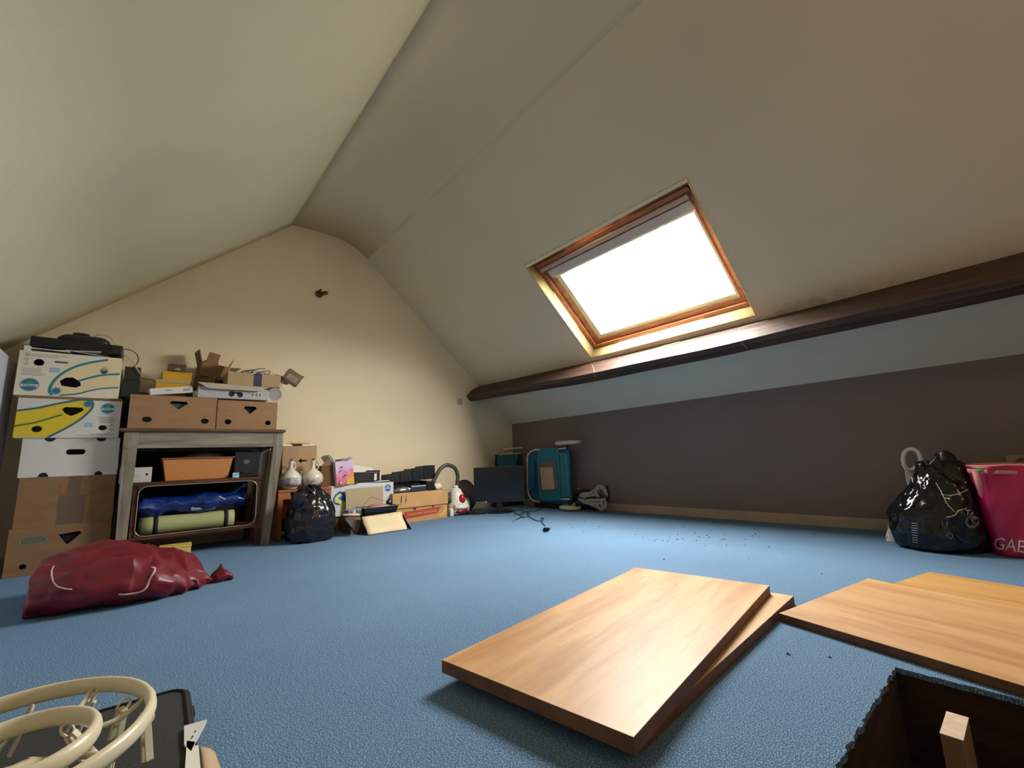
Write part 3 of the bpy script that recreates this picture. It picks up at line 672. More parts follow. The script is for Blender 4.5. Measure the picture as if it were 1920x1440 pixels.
mb = MB(); mb.bbox(-.052,.052,-.045,.045,0,.060,.002); obj('base', mb, mat('dark_brown_card',(62,44,28),.5,var=.5,scale=30,rgb2=(90,66,40)), r)
mb = MB(); mb.plate([[(-.02,.02),(.0,.032),(.025,.022),(.01,.016)]],.001,Matrix.Translation((0,-.0465,.0))@FR); obj('front_motif', mb, mat('pale_motif',(170,150,120),.5), r)
r = thing('white_box','slim white box tilted on the left brown carton','box',(.14,3.80,1.076),(0,-.16,.10))
mb = MB(); mb.bbox(-.12,.115,-.05,.05,0,.045,.002); obj('body', mb, m_white, r)
mb = MB(); mb.box(.06,.10,-.0512,-.050,.012,.03); mb.box(-.04,.0,-.0512,-.05,.022,.03); obj('print', mb, m_greyp, r)
r = thing('white_cup','small white plastic piece beside the tilted slim white box','container',(.29,3.80,1.057))
mb = MB(); mb.lathe([(.03,0),(.034,.03),(.03,.045),(.012,.06)],18); obj('body', mb, m_white, r)
# dark device left of the yellow boxes and black cables
r = thing('black_device','black box shaped device tucked behind the top left carton','device',(-.085,4.03,1.012))
mb = MB(); mb.bbox(-.04,.055,-.10,.10,.05,.17,.004); obj('housing', mb, mat('dark_teal_plastic',(26,34,38),.4), r)
mb = MB(); mb.bbox(-.035,.05,-.09,.10,.1705,.265,.004); obj('upper_case', mb, mat('brown_black',(44,34,30),.5), r)
mb = MB(); mb.box(-.018,.006,-.1,.1,-.2,.049); obj('stand_base', mb, m_blackm, r)
def cable(lab, pts, rad, m, k=6, nm='cable', grp=None):
    mb = MB(); mb.tube(spline(pts,k),rad,6); return tag(obj(nm, mb, m), lab, 'cable', grp)
g = lambda px, py, Y: aY(px,py,Y)
cable('dark looped cable rising beside the top left carton',[g(222,668,3.95),g(228,657,3.95),g(240,655,3.95),g(256,664,3.93),g(259,678,3.92),g(250,690,3.92),g(262,708,3.9),g(285,712,3.88),g(290,716,3.86)],.0028,m_blackm)
cable('beige cable hanging over beside the top left carton',[g(224,662,3.90),g(235,667,3.90),g(248,678,3.89),g(256,690,3.88),g(262,700,3.88)],.0035,mat('cord_beige',(190,180,160),.5))
r = thing('phone_charger','small black gadget lying at the left edge of the brown carton','device',(.02,3.83,1.058))
mb = MB(); mb.bbox(-.07,.045,-.03,.03,0,.022,.004); obj('housing', mb, m_black, r)
mb = MB(); mb.bbox(-.05,-.02,-.02,.02,.0225,.03,.002); obj('button_pad', mb, mat('grey_pad',(90,90,90),.5), r)

# open carton with grey flap on the right carton (barcode)
m_gcard = mat('grey_white_card',(176,174,178),.6,var=.06,scale=6)
x0 = aY(371,740,3.74).x; x1 = aY(503,742,3.74).x
oc = thing('opened_grey_box','flat grey box with a folded flap and barcode on the right brown carton','box',((x0+x1)/2,3.88,1.060),.0)
w = (x1-x0)/2
mb = MB(); mb.box(-w,w,-.14,-.136,0,.080); mb.box(-w,w,.136,.14,0,.08); mb.box(-w,-w+.004,-.136,.136,0,.08); mb.box(w-.004,w,-.136,.136,0,.08); mb.box(-w+.004,w-.004,-.136,.136,0,.004); obj('tray', mb, m_gcard, oc)
mb = MB(); mb.hexa([Vector((-w-.01,-.165,.105)),Vector((w-.005,-.165,.098)),Vector((w-.005,-.161,.098)),Vector((-w-.01,-.161,.105))],[Vector((-w,-.10,.112)),Vector((w,-.10,.108)),Vector((w,-.096,.108)),Vector((-w,-.096,.112))]); obj('flap', mb, mat('flap_card',(176,166,148),.7), oc)
mb = MB(); mb.hexa([Vector((-w+.055,-.168,.062)),Vector((w-.06,-.168,.062)),Vector((w-.06,-.164,.062)),Vector((-w+.055,-.164,.062))],[Vector((-w-.01,-.1665,.104)),Vector((w-.005,-.1665,.097)),Vector((w-.005,-.163,.097)),Vector((-w-.01,-.163,.104))]); obj('flap', mb, mat('flap_card',(176,166,148),.7), oc)
mb = MB(); mb.box(w-.115,w-.045,-.1412,-.140,.018,.055); obj('barcode_label', mb, m_paper, oc)
mb = MB()
for k in range(14):
    if k % 5 != 4: mb.box(w-.112+k*.0047,w-.112+k*.0047+.0024,-.1420,-.1412,.022,.051)
obj('barcode', mb, m_blackm, oc)
mb = MB(); mb.plate([circ(-.02,.035,.018,.02,16)],.001,Matrix.Translation((0,-.1412,0))@FR); mb.plate([circ(.035,.032,.018,.02,16)],.001,Matrix.Translation((0,-.1412,0))@FR); mb.plate([rect(-.015,.03,.038,.05)],.001,Matrix.Translation((0,-.1412,0))@FR); obj('print', mb, m_blackm, oc)
r = thing('grey_disc','round pale grey disc leaning at the right end of the grey box','disc',(aY(517,730,3.72).x,3.735,1.055),(0,0,-.35))
mb = MB(); mb.plate([circ(0,.052,.048,.050,30)],.006,FR); obj('plate', mb, m_gcard, r)
mb = MB(); mb.plate([[circ(0,.052,.048,.050,30),circ(0,.052,.043,.045,30)]][0:1][0],.002,Matrix.Translation((0,-.0022,0))@FR); obj('rim', mb, m_white, r)
# dark/blue small box between
r = thing('navy_box','small navy blue box behind the slim white box','box',(aY(362,720,3.84).x,3.87,1.057))
mb = MB(); mb.bbox(-.035,.028,-.04,.04,0,.085,.003); obj('body', mb, mat('navy_card',(28,32,58),.4,var=.4,scale=40), r)
mb = MB(); mb.box(-.02,.015,-.0412,-.04,.05,.06); obj('print', mb, m_greyp, r)
# tall open brown carton, tilted, with black tape
m_c3 = mat('tan_cardboard',(138,108,78),.85,var=.1,scale=8,spec=.2)
tc_ = thing('tall_open_carton','tall tilted brown carton open on top with black tape strips','box',(aY(394,702,4.10).x,4.108,1.150),(0,.10,.12))
mb = MB(); W2, D2, H2_ = .095,.075,.215
mb.box(-W2,W2,-D2,-D2+.004,0,H2_); mb.box(-W2,-W2+.004,-D2+.004,D2,0,H2_); mb.box(W2-.004,W2,-D2+.004,D2,0,H2_); mb.box(-W2+.004,W2-.004,D2-.004,D2,0,H2_); mb.box(-W2,W2,-D2,D2,-.001,.003); obj('body', mb, m_c3, tc_)
mb = MB(); mb.box(-.038,.038,-.002,.002,0,.085,Matrix.Translation((-.035,-D2,H2_))@Matrix.Rotation(.25,4,'X')@Matrix.Rotation(.1,4,'Y')); obj('flap', mb, m_c3, tc_)
mb = MB(); mb.box(-.10,0,-D2,D2,-.002,.002,Matrix.Translation((-W2,0,H2_))@Matrix.Rotation(1.25,4,'Y')); obj('flap', mb, m_card2, tc_)
mb = MB(); mb.box(0,.08,-D2,D2,-.002,.002,Matrix.Translation((W2,0,H2_))@Matrix.Rotation(-.12,4,'Y')); obj('flap', mb, m_cardl, tc_)
mb = MB(); mb.box(-.05,.05,0,.07,-.002,.002,Matrix.Translation((0,D2,H2_))@Matrix.Rotation(1.1,4,'X')); obj('flap', mb, m_c3, tc_)
mb = MB(); mb.box(-W2+.002,-.03,-D2-.0015,-D2,.055,.072); mb.box(-W2+.002,-.035,-D2-.0015,-D2,.095,.112); mb.box(.01,W2-.003,-D2-.0015,-D2,.06,.10); obj('tape', mb, m_btape, tc_)
mb = MB(); mb.bbox(-.085,.085,-.07,.07,-.080,-.003,.004); obj('support_block', mb, m_card2, tc_)
# low open carton with cables, blue tape
x0 = aY(427,705,3.80).x; x1 = aY(526,708,3.80).x
kc = thing('cable_carton','open brown carton with blue tape and heaped cables on the grey box','box',((x0+x1)/2,3.905,1.172),.0)
w = (x1-x0)/2; hh = .098
mb = MB(); mb.box(-w,w,-.12,-.116,0,hh); mb.box(-w,w,.116,.12,0,hh); mb.box(-w,-w+.004,-.116,.116,0,hh); mb.box(w-.004,w,-.116,.116,0,hh); mb.box(-w+.004,w-.004,-.116,.116,0,.004); obj('body', mb, mat('light_brown_card',(176,150,116),.85,var=.08,scale=8,spec=.2), kc)
mb = MB(); mb.box(-.01,.045,-.1215,-.12,.0,hh); mb.box(-.01,.045,-.1215,-.116,hh,hh+.001); obj('tape', mb, mat('navy_tape',(44,56,92),.3,var=.3,scale=30), kc)
mb = MB(); mb.box(-.002,.002,-.11,.11,0,.11,Matrix.Translation((-w,0,hh))@Matrix.Rotation(.35,4,'Y')); obj('flap', mb, m_cardl, kc)
mb = MB(); mb.box(0,.10,-.11,.11,-.002,.002,Matrix.Translation((w,0,hh))@Matrix.Rotation(.30,4,'Y')); obj('flap', mb, m_c3, kc)
m_wc = mat('white_cable',(215,210,196),.5)
random.seed(11)
for i, (m_, lab, cx, rad) in enumerate(((m_wc,'white coiled cable heaped in the blue taped carton',.0,.0042),(m_blackm,'black tangled cable at the left of the cable heap',-.05,.003),(m_blackm,'black looping cable at the right of the cable heap',.05,.0028),(m_wc,'white cable draped over the right rim of the cable carton',.09,.004))):
    pts = []
    for k in range(26):
        a = k*.8+i*2; rr_ = .05+.012*math.sin(k*1.3+i)
        pts.append(((x0+x1)/2+cx+rr_*1.25*math.cos(a), 3.90+rr_*.9*math.sin(a)+.02*math.sin(k), 1.172+hh-.012+.0022*k+(.018*math.sin(a*1.1) if m_ is m_blackm else 0)))
    if i == 3: pts = [((x0+x1)/2+.02,3.88,1.30),((x0+x1)/2+.09,3.85,1.292),(x1+.0,3.84,1.282),(x1+.022,3.83,1.25),(x1+.02,3.82,1.20),(x1+.01,3.80,1.175)]
    cable(lab, pts, rad, m_)
mb = MB(); mb.loft([((0,0,0),(.11,0,0),(0,.09,0),3),((0,0,.06),(.12,0,0),(0,.10,0),3),((0,0,.085),(.07,0,0),(0,.06,0),2)],24,crumple(.006,30,2)); obj('packed_contents', mb, m_blackm, kc, loc=(0,0,.005))
# brown adapter hanging at the right end
ad = thing('power_adapter','brown labelled transformer hanging askew off the right end of the clutter','adapter',tuple(aY(549,708,3.80)),(0,.55,0))
mb = MB(); mb.bbox(-.062,.062,-.03,.03,-.052,.045,.004); obj('housing', mb, mat('bronze_plastic',(98,84,62),.45), ad)
mb = MB(); mb.box(-.042,.035,-.0312,-.030,-.034,.006); obj('label_plate', mb, mat('label_beige',(146,124,98),.5), ad)
mb = MB(); mb.box(-.03,.02,-.0318,-.0312,-.028,-.024); mb.box(-.03,.025,-.0318,-.0312,-.016,-.012); mb.box(.0,.02,-.0318,-.0312,-.006,-.001); obj('print', mb, mat('label_print',(84,66,50),.5), ad)
mb = MB(); mb.bbox(.045,.066,-.02,.02,.034,.052,.003); obj('plug_cap', mb, m_black, ad)
mb = MB(); mb.tube(spline([(-.055,0,.04),(-.05,0,.062),(-.03,0,.060),(-.025,0,.045)],5),.003,6); obj('hook_loop', mb, m_wc, ad)
Pq = aY(549,708,3.80)
cable('thin pale wire joining the cable carton and the hanging transformer',[(x1+.01,3.84,1.27),(x1+.025,3.81,1.262),Vector((Pq.x-.05,3.80,Pq.z+.055))],.002,m_wc,6)
cable('thin wire trailing below the hanging transformer',[aY(522,722,3.76),aY(535,731,3.77),aY(548,732,3.79),aY(560,731,3.80),aY(571,731,3.80),aY(568,722,3.80)],.0018,m_wc,6)
# ------------------------------------------------------------------ laminate boards
def board_mat(name, a, b, rough=.32):
    m = bpy.data.materials.new(name); m.use_nodes = True; t = m.node_tree; p = t.nodes['Principled BSDF']
    N = t.nodes.new; L = t.links.new
    tc = N('ShaderNodeTexCoord'); mp = N('ShaderNodeMapping'); mp.inputs['Scale'].default_value = (1.1, 9, 9); L(tc.outputs['Object'], mp.inputs['Vector'])
    n = N('ShaderNodeTexNoise'); n.inputs['Scale'].default_value = 2.6; n.inputs['Detail'].default_value = 7; n.inputs['Distortion'].default_value = .6; L(mp.outputs['Vector'], n.inputs['Vector'])
    r = N('ShaderNodeValToRGB'); L(n.outputs['Fac'], r.inputs['Fac'])
    r.color_ramp.elements[0].position = .32; r.color_ramp.elements[0].color = lin(b)+(1,)
    r.color_ramp.elements[1].position = .62; r.color_ramp.elements[1].color = lin(a)+(1,)
    mp2 = N('ShaderNodeMapping'); mp2.inputs['Scale'].default_value = (.3, 7, 1); L(tc.outputs['Object'], mp2.inputs['Vector'])
    v = N('ShaderNodeTexVoronoi'); v.inputs['Scale'].default_value = 1.6; L(mp2.outputs['Vector'], v.inputs['Vector'])
    bw = N('ShaderNodeRGBToBW'); L(v.outputs['Color'], bw.inputs['Color'])
    mr = N('ShaderNodeMapRange'); mr.inputs[3].default_value = .93; mr.inputs[4].default_value = 1.05; L(bw.outputs[0], mr.inputs[0])
    mx = N('ShaderNodeMix'); mx.data_type = 'RGBA'; mx.blend_type = 'MULTIPLY'; mx.inputs[0].default_value = 1
    L(r.outputs['Color'], mx.inputs[6]); L(mr.outputs[0], mx.inputs[7])
    # small dark specks and scuffs
    s = N('ShaderNodeTexNoise'); s.inputs['Scale'].default_value = 38; s.inputs['Detail'].default_value = 2; L(tc.outputs['Object'], s.inputs['Vector'])
    sr = N('ShaderNodeValToRGB'); sr.color_ramp.elements[0].position = .76; sr.color_ramp.elements[0].color = (0,0,0,1); sr.color_ramp.elements[1].position = .80; sr.color_ramp.elements[1].color = (1,1,1,1); L(s.outputs['Fac'], sr.inputs['Fac'])
    mx3 = N('ShaderNodeMix'); mx3.data_type = 'RGBA'; L(sr.outputs['Color'], mx3.inputs[0]); L(mx.outputs[2], mx3.inputs[6]); mx3.inputs[7].default_value = lin((70,44,30))+(1,)
    L(mx3.outputs[2], p.inputs['Base Color'])
    rr = N('ShaderNodeMapRange'); rr.inputs[3].default_value = rough; rr.inputs[4].default_value = rough+.22; L(n.outputs['Fac'], rr.inputs[0]); L(rr.outputs[0], p.inputs['Roughness'])
    bp = N('ShaderNodeBump'); bp.inputs['Strength'].default_value = .06; bp.inputs['Distance'].default_value = .004; L(n.outputs['Fac'], bp.inputs['Height']); L(bp.outputs['Normal'], p.inputs['Normal'])
    return m
m_bo = board_mat('beech_laminate', (200,156,108), (178,130,86)); m_bo2 = board_mat('pale_beech_laminate', (206,166,122), (186,144,100), .5)
m_edge = mat('board_edge', (118,76,48), .6, var=.3, scale=20)
def board(lab, o, ux, L_, W_, zs, t, m):
    """o: world xy of a corner, ux: long direction, board lies to the left of it; zs: top heights at the four corners"""
    ux = Vector((ux[0], ux[1], 0)).normalized(); uy = Vector((-ux.y, ux.x, 0))
    c = Vector((o[0], o[1], 0)) + ux*L_/2 + uy*W_/2
    zc = sum(zs)/4; dzx = ((zs[1]+zs[2])-(zs[0]+zs[3]))/2/L_; dzy = ((zs[2]+zs[3])-(zs[0]+zs[1]))/2/W_
    r = bpy.data.objects.new('laminate_board', None); COL.objects.link(r); tag(r, lab, 'board', 'laminate boards on the carpet')
    X = (ux+Vector((0,0,dzx))).normalized(); Y = (uy+Vector((0,0,dzy))).normalized(); Z = X.cross(Y)
    mm = Matrix.Identity(4)
    for j in range(3): mm[j][0]=X[j]; mm[j][1]=Y[j]; mm[j][2]=Z[j]
    mm.translation = Vector((c.x, c.y, zc-t)); r.matrix_world = mm
    mb = MB(); mb.bbox(-L_/2+.002, L_/2-.002, -W_/2+.002, W_/2-.002, .0008, t-.0011, .001); obj('core', mb, m_edge, r)
    mb = MB(); mb.box(-L_/2, L_/2, -W_/2, W_/2, t-.001, t); obj('top_face', mb, m, r)
    for nm, b in (('edge_band',(-L_/2,L_/2,-W_/2-.0006,-W_/2+.0015)),('edge_band',(-L_/2,L_/2,W_/2-.0015,W_/2+.0006)),('edge_band',(-L_/2-.0006,-L_/2+.0015,-W_/2,W_/2)),('edge_band',(L_/2-.0015,L_/2+.0006,-W_/2,W_/2))):
        mb = MB(); mb.box(*b, .0, t-.0012); obj(nm, mb, m_edge, r)
    return r
board('large beech laminate board lying on top of another, nearest the hatch', (.681,.518), (1.034,.159), 1.062, .502, (.057,.057,.057,.057), .028, m_bo)
board('pale laminate board mostly hidden beneath the large beech board', (.735,.545), (1.0,.070), 1.028, .40, (.028,.028,.028,.028), .028, m_bo2)
board('beech laminate board at the right edge, sloping onto the one beyond', (2.075-1.06*.243-.0,.469-1.06*.970), (.243,.970), 1.06, .524, (.0485,.0485,.024,.024), .022, m_bo)
board('yellowish laminate board farthest right, underneath its neighbour', (2.435-1.06*.243,.348-1.06*.970), (.243,.970), 1.06, .42, (.0225,.0225,.0225,.0225), .022, board_mat('yellow_laminate',(196,150,88),(178,130,72),.4))
# post standing in the hatch
po_ = thing('newel_post', 'pale square timber post end standing in the floor hatch', 'post', (1.290,.192,-2.4), .0)
mb = MB(); mb.bbox(-.052,.052,-.016,.016,0,2.368,.002); obj('post', mb, mat('pale_timber_post',(150,118,96),.8,var=.2,scale=8,stretch=(6,6,1)), po_)
mb = MB(); mb.box(-.053,.053,-.0165,.0165,2.3682,2.3702); obj('end_grain', mb, mat('end_grain_wood',(206,182,158),.8,var=.15,scale=60), po_)

# ------------------------------------------------------------------ helpers to lay prints and piping on lumpy cloth
from mathutils.bvhtree import BVHTree
def bvh_of(o):
    mw = Matrix.Translation(o.location) if o.parent is None else Matrix.Translation(o.parent.location)@Matrix.Rotation(o.parent.rotation_euler.z,4,'Z')
    me = o.data; return BVHTree.FromPolygons([mw@v.co for v in me.vertices], [tuple(p.vertices) for p in me.polygons])
def hit(bv, px, py, off=.0015):
    c = Vector((0,0,CAM_H)); d = (RA*((px-960)/FPX)-UA*((py-720)/FPX)+FA).normalized()
    h = bv.ray_cast(c, d)
    if h[0] is None: return None
    n = h[1] if h[1].dot(d) < 0 else -h[1]
    return h[0]+n*off
def print_on(bv, s, px, py, size_px, ang, m, parent, name='lettering', sx=1, off=.0015):
    cu = bpy.data.curves.new(name,'FONT'); cu.body = s; cu.size = size_px; cu.align_x='CENTER'; cu.align_y='CENTER'; cu.resolution_u=2
    t = bpy.data.objects.new(name,cu); COL.objects.link(t); me = bpy.data.meshes.new_from_object(t.evaluated_get(bpy.context.evaluated_depsgraph_get()))
    bpy.data.objects.remove(t)
    mi = parent.matrix_world.inverted() if False else (Matrix.Translation(parent.location)@Matrix.Rotation(parent.rotation_euler.z,4,'Z')).inverted()
    ca, sa = math.cos(ang), math.sin(ang); bad = 0
    for v in me.vertices:
        x, y = v.co.x*sx, -v.co.y; h = hit(bv, px+x*ca-y*sa, py+x*sa+y*ca, off)
        if h is None: bad += 1; h = aX(px, py, 3.0)
        v.co = mi @ h
    if bad: bpy.data.meshes.remove(me); return
    me.materials.clear(); me.materials.append(m); o = bpy.data.objects.new(name, me); COL.objects.link(o); o.parent = parent
def line_on(bv, pts, rad, m, parent, name='piping', k=5, off=.001):
    P = [hit(bv, v.x, v.y, off) for v in spline([(a,b,0) for a,b in pts], k)]; P = [p for p in P if p]
    if len(P) < 3: return
    mi = (Matrix.Translation(parent.location)@Matrix.Rotation(parent.rotation_euler.z,4,'Z')).inverted()
    mb = MB(); mb.tube([mi@p for p in P], rad, 6); obj(name, mb, m, parent)

# ------------------------------------------------------------------ maroon sleeping bag
m_mar = mat('maroon_nylon', (112,18,38), .42, var=.15, scale=5, spec=.5)
sb = thing('sleeping_bag', 'crumpled maroon sleeping bag on the carpet before the cartons', 'sleeping bag', (.0,2.79,0))
rg = []
prof_ = [(-.300,.06,.10,.0),(-.298,.11,.16,.0),(-.285,.15,.20,.0),(-.22,.175,.235,.0),(-.12,.185,.27,.0),(0,.20,.27,.0),(.08,.175,.265,-.0),(.16,.130,.235,-.01),(.22,.098,.19,-.02),(.27,.07,.135,-.03),(.300,.055,.08,-.03),(.322,.04,.05,-.03),(.34,.05,.065,-.03),(.375,.06,.085,-.025),(.405,.05,.07,-.02)]
for i in range(64):
    t = i/63*(len(prof_)-1); k = min(int(t), len(prof_)-2); f = t-k; f = f*f*(3-2*f)
    a = [prof_[k][j]*(1-f)+prof_[k+1][j]*f for j in range(4)]
    rg.append(((a[0], a[3], a[1]*.5),(0,a[2],0),(0,0,a[1]*.56),2.4))
def bagd(v):
    q = nz3(v, 5.5, 1)*.028 + nz3((v.x*6, v.y*13, v.z*16), 1, 3)*.010
    r = 1-2*abs(noise.noise(Vector((v.x*8+v.y*5, v.y*9, v.z*12))))
    r2 = 1-2*abs(noise.noise(Vector((v.x*22+3, v.y*16-v.x*9, v.z*20))))
    nrm = Vector((0, v.y*.5, v.z-.06)).normalized()
    o = v + q + nrm*(r*.020+r2*.012)
    if o.z < .003: o.z = .003+(o.z-.003)*.02
    return o
mb = MB(); mb.loft(rg, 110, bagd); body = obj('bag_body', mb, m_mar, sb)
bv = bvh_of(body)
m_pip = mat('pale_pink_piping',(214,160,164),.5)
line_on(bv,[(101,1062),(97,1070),(98,1085),(106,1098),(118,1103),(135,1105)],.003,m_pip,sb)
line_on(bv,[(284,1064),(290,1068),(282,1085),(274,1102),(262,1110),(240,1114),(222,1114)],.0042,m_pip,sb)

# ------------------------------------------------------------------ foreground left: case, card, peg airer
m_case = mat('black_case_fabric',(48,48,48),.85,var=.15,scale=30,bump=.2,bscale=200)
cs = thing('laptop_case','black padded fabric case with corded edge under the peg airer','case',(-.065,1.185,0),-.03)
def rr2(x0,x1,y0,y1,r,n=8): return [(a,c) for a,_,c in rrect(x0,x1,y0,y1,r,0,n)]
mb = MB(); mb.plate([rr2(-.20,.19,-.28,.205,.035)],.034,Matrix.Translation((0,0,.001))); obj('shell', mb, m_case, cs, bevel=.006)
for zz, ins, rd in ((.036,.006,.0035),(.030,-.001,.0035),(.012,-.002,.004)):
    mb = MB(); mb.tube([(a,c,zz) for a,c in rr2(-.20+ins,.19-ins,-.28+ins,.205-ins,.034)],rd,6,closed=True); obj('piping', mb, m_blackm, cs)
mb = MB(); mb.bbox(.188,.20,.085,.12,.01,.022,.003); obj('zip_pull', mb, m_blackm, cs)
tc2 = thing('torn_carton','torn white card with two slots sticking out beside the black case','cardboard',(.14,1.08,0))
def fpoly(pts, z, t, m, name, par, holes=()):
    o = par.location; mb = MB(); mb.plate([[((fl(a,b,z)-o).x,(fl(a,b,z)-o).y) for a,b in pts]]+[[((fl(a,b,z)-o).x,(fl(a,b,z)-o).y) for a,b in h] for h in holes],t,Matrix.Translation((0,0,z))); return obj(name, mb, m, par)
fpoly([(345,1364),(388,1352),(384,1362),(366,1395),(358,1412),(345,1400)],.038,.003,m_white,'printed_flap',tc2,holes=[[(362,1376),(366,1372),(368,1374),(364,1378)],[(355,1388),(361,1381),(363,1384),(357,1390)]])
fpoly([(350,1392),(366,1394),(364,1402),(372,1400),(378,1470),(345,1470)],.038,.003,mat('bright_white_card',(226,224,216),.6),'side_panel',tc2)
mb = MB(); rows = []; O = tc2.location
for a_, b_ in (((371,1398),(378,1450)),((380,1402),(388,1450)),((392,1404),(398,1452)),((403,1412),(410,1455)),((406,1424),(420,1458))):
    k_ = len(rows); rows.append([fl(a_[0]*(1-j/4)+b_[0]*j/4, a_[1]*(1-j/4)+b_[1]*j/4, .030+.008*math.sin(k_*1.3)-.004*k_)-O for j in range(5)])
mb.sheet(rows,.0025); obj('torn_liner', mb, mat('torn_kraft',(186,160,128),.85,var=.1,scale=20), tc2)

m_pl = mat('ivory_plastic',(222,212,184),.3,var=.06,scale=20,spec=.5)
ar = thing('peg_airer','round ivory plastic peg airer with two rings lying over the black case','drying airer',(-.13,1.09,.0))
Rt = Matrix.Translation((0,0,.125))@Matrix.Rotation(.06,4,'X')@Matrix.Rotation(-.03,4,'Y')
def ringmesh(R, cx, cy, z, rr_, hh_, n=64):
    mb = MB(); sec = [(rr_*math.cos(a)*(1 if math.cos(a)>0 else .6), hh_*math.sin(a)) for a in [2*PI*k/12 for k in range(12)]]
    vs = []; fs = []
    for i in range(n):
        a = 2*PI*i/n
        for dx, dz in sec: vs.append(Rt@Vector((cx+(R+dx)*math.cos(a), cy+(R+dx)*math.sin(a), z+dz)))
    m_ = 12
    for i in range(n):
        j = (i+1)%n
        for k in range(m_): fs.append((i*m_+k, j*m_+k, j*m_+(k+1)%m_, i*m_+(k+1)%m_))
    mb.add(vs, fs, True); return mb
obj('outer_ring', ringmesh(.180,0,0,0,.010,.0145), m_pl, ar)
obj('inner_ring', ringmesh(.090,.02,-.035,.006,.010,.015), m_pl, ar)
def pol(R, a, z=0, cx=0, cy=0): return Rt@Vector((cx+R*math.cos(a), cy+R*math.sin(a), z))
for k in range(8):
    a = .2+2*PI*k/8
    mb = MB(); mb.tube([pol(.178,a,-.004), pol(.135,a+.03,-.016,.01,-.017), pol(.092,a+.06,-.008,.02,-.035)],.0045,8); obj('spoke', mb, m_pl, ar)
def peg(par, p, ang, tilt, s=1):
    M_ = Matrix.Translation(p)@Matrix.Rotation(ang,4,'Z')@Matrix.Rotation(tilt,4,'X')
    mb = MB()
    for sg in (-1, 1):
        mb.bbox(-.005*s,.005*s,sg*.0045*s-.0022,sg*.0045*s+.0022,-.055*s,-.004,.001,M_@Matrix.Rotation(sg*.07,4,'X'))
    mb.tube([M_@Vector((0,0,-.03*s)),M_@Vector((0,0,-.022*s))],.006*s,8)
    o = obj('peg', mb, m_pl, par)
    mb = MB(); mb.tube([M_@Vector((.010*s*math.cos(q),0,.010*s*math.sin(q)+.004)) for q in [2*PI*i/12 for i in range(12)]],.0022,6,closed=True); obj('peg_link', mb, m_pl, o)
random.seed(5)
for k in range(12):
    a = .45+2*PI*k/12
    p = pol(.176 if k%2 else .16,a,-.022); peg(ar, p, a+random.uniform(-.6,.6), random.uniform(-.5,.5), 1.1)
for k in range(5):
    a = .9+2*PI*k/5; p = pol(.09,a,-.020,.02,-.035); peg(ar, p, a+random.uniform(-.6,.6), random.uniform(-.9,.9), 1.1)
mb = MB(); mb.loft([(pol(.02,0,-.05,.0,-.03),(.06,0,0),(0,.045,0)),(pol(.02,0,-.03,.0,-.03),(.05,0,0),(0,.04,0)),(pol(.02,0,-.015,.0,-.03),(.02,0,0),(0,.02,0))],20,crumple(.012,40,2)); obj('folded_hook', mb, m_pl, ar)
mb = MB(); mb.tube(spline([pol(.10,2.4,.0),pol(.14,2.6,-.02),pol(.13,2.9,-.05),pol(.16,3.2,-.06)],5),.005,8); obj('strap', mb, m_pl, ar)

# ------------------------------------------------------------------ bags at the right
m_gloss = mat('glossy_black_film',(12,13,15),.12,spec=.5)
bb_ = thing('black_carrier_bag','tied glossy black carrier bag with white print by the grey wall','bag',(3.13,.385,0))
def shell(prof_, n, cfun, pw=2.3):
    rg = []
    for i in range(70):
        t = i/69*(len(prof_)-1); k = min(int(t), len(prof_)-2); f = t-k
        a = [prof_[k][j]*(1-f)+prof_[k+1][j]*f for j in range(5)]
        rg.append(((a[3],a[4],a[0]),(a[1],0,0),(0,a[2],0),pw))
    mb = MB(); mb.loft(rg, n, cfun); return mb
def filmd(seed, top, amp=.012):
    def d(v):
        w = min(1, max(.25, v.z/top)); a = math.atan2(v.y, v.x)
        pleat = (1-2*abs(noise.noise(Vector((a*2.6+seed, v.z*6, seed)))))*.020*w
        p2 = (1-2*abs(noise.noise(Vector((a*7+v.z*9, v.z*14-a*2, seed+3)))))*amp*.8
        o = v + Vector((math.cos(a), math.sin(a), 0))*(pleat+p2) + nz3(v, 16, seed)*amp*.5
        if o.z < .003: o.z = .003
        return o
    return d
prof_ = [(0.0,.13,.14,0,0),(.02,.155,.165,0,0),(.09,.165,.178,0,0),(.17,.16,.172,0,-.0),(.24,.13,.145,0,-.02),(.30,.10,.115,0,-.045),(.36,.07,.085,0,-.055),(.41,.05,.075,0,-.055),(.435,.03,.06,0,-.05)]
body = obj('bag_body', shell(prof_, 96, filmd(2.2,.42)), m_gloss, bb_); bvb = bvh_of(body)
def strapsheet(path, wdir, w0, par, m, name='handle', th=.0015, cup=.3):
    P = spline(path, 6); rows = []
    for i, p in enumerate(P):
        t = i/(len(P)-1); w_ = w0(t); row = []
        for j in range(6):
            s = j/5*2-1; row.append(p+Vector(wdir)*s*w_+nz3(p+Vector((s*.02,0,0)),25,4)*.008+Vector((0,0,-cup*w_*s*s)))
        rows.append(row)
    mb = MB(); mb.sheet(rows, th); return obj(name, mb, m, par)
O = bb_.location
lx = lambda px, py, X=3.08: aX(px,py,X)-O
strapsheet([lx(1716,905),lx(1722,884),lx(1740,862),lx(1756,842),lx(1760,852),lx(1766,880)],(.02,.012,.006),lambda t:.6+1.2*math.sin(PI*min(1,t*1.1)),bb_,m_gloss)
strapsheet([lx(1757,900,3.12),lx(1754,866,3.12),lx(1762,838,3.14),lx(1785,846,3.16),lx(1800,870,3.16),lx(1806,900,3.14)],(.03,.012,.004),lambda t:.5+1.0*math.sin(PI*t),bb_,mat('dark_film_handle',(40,34,34),.3,spec=.6))
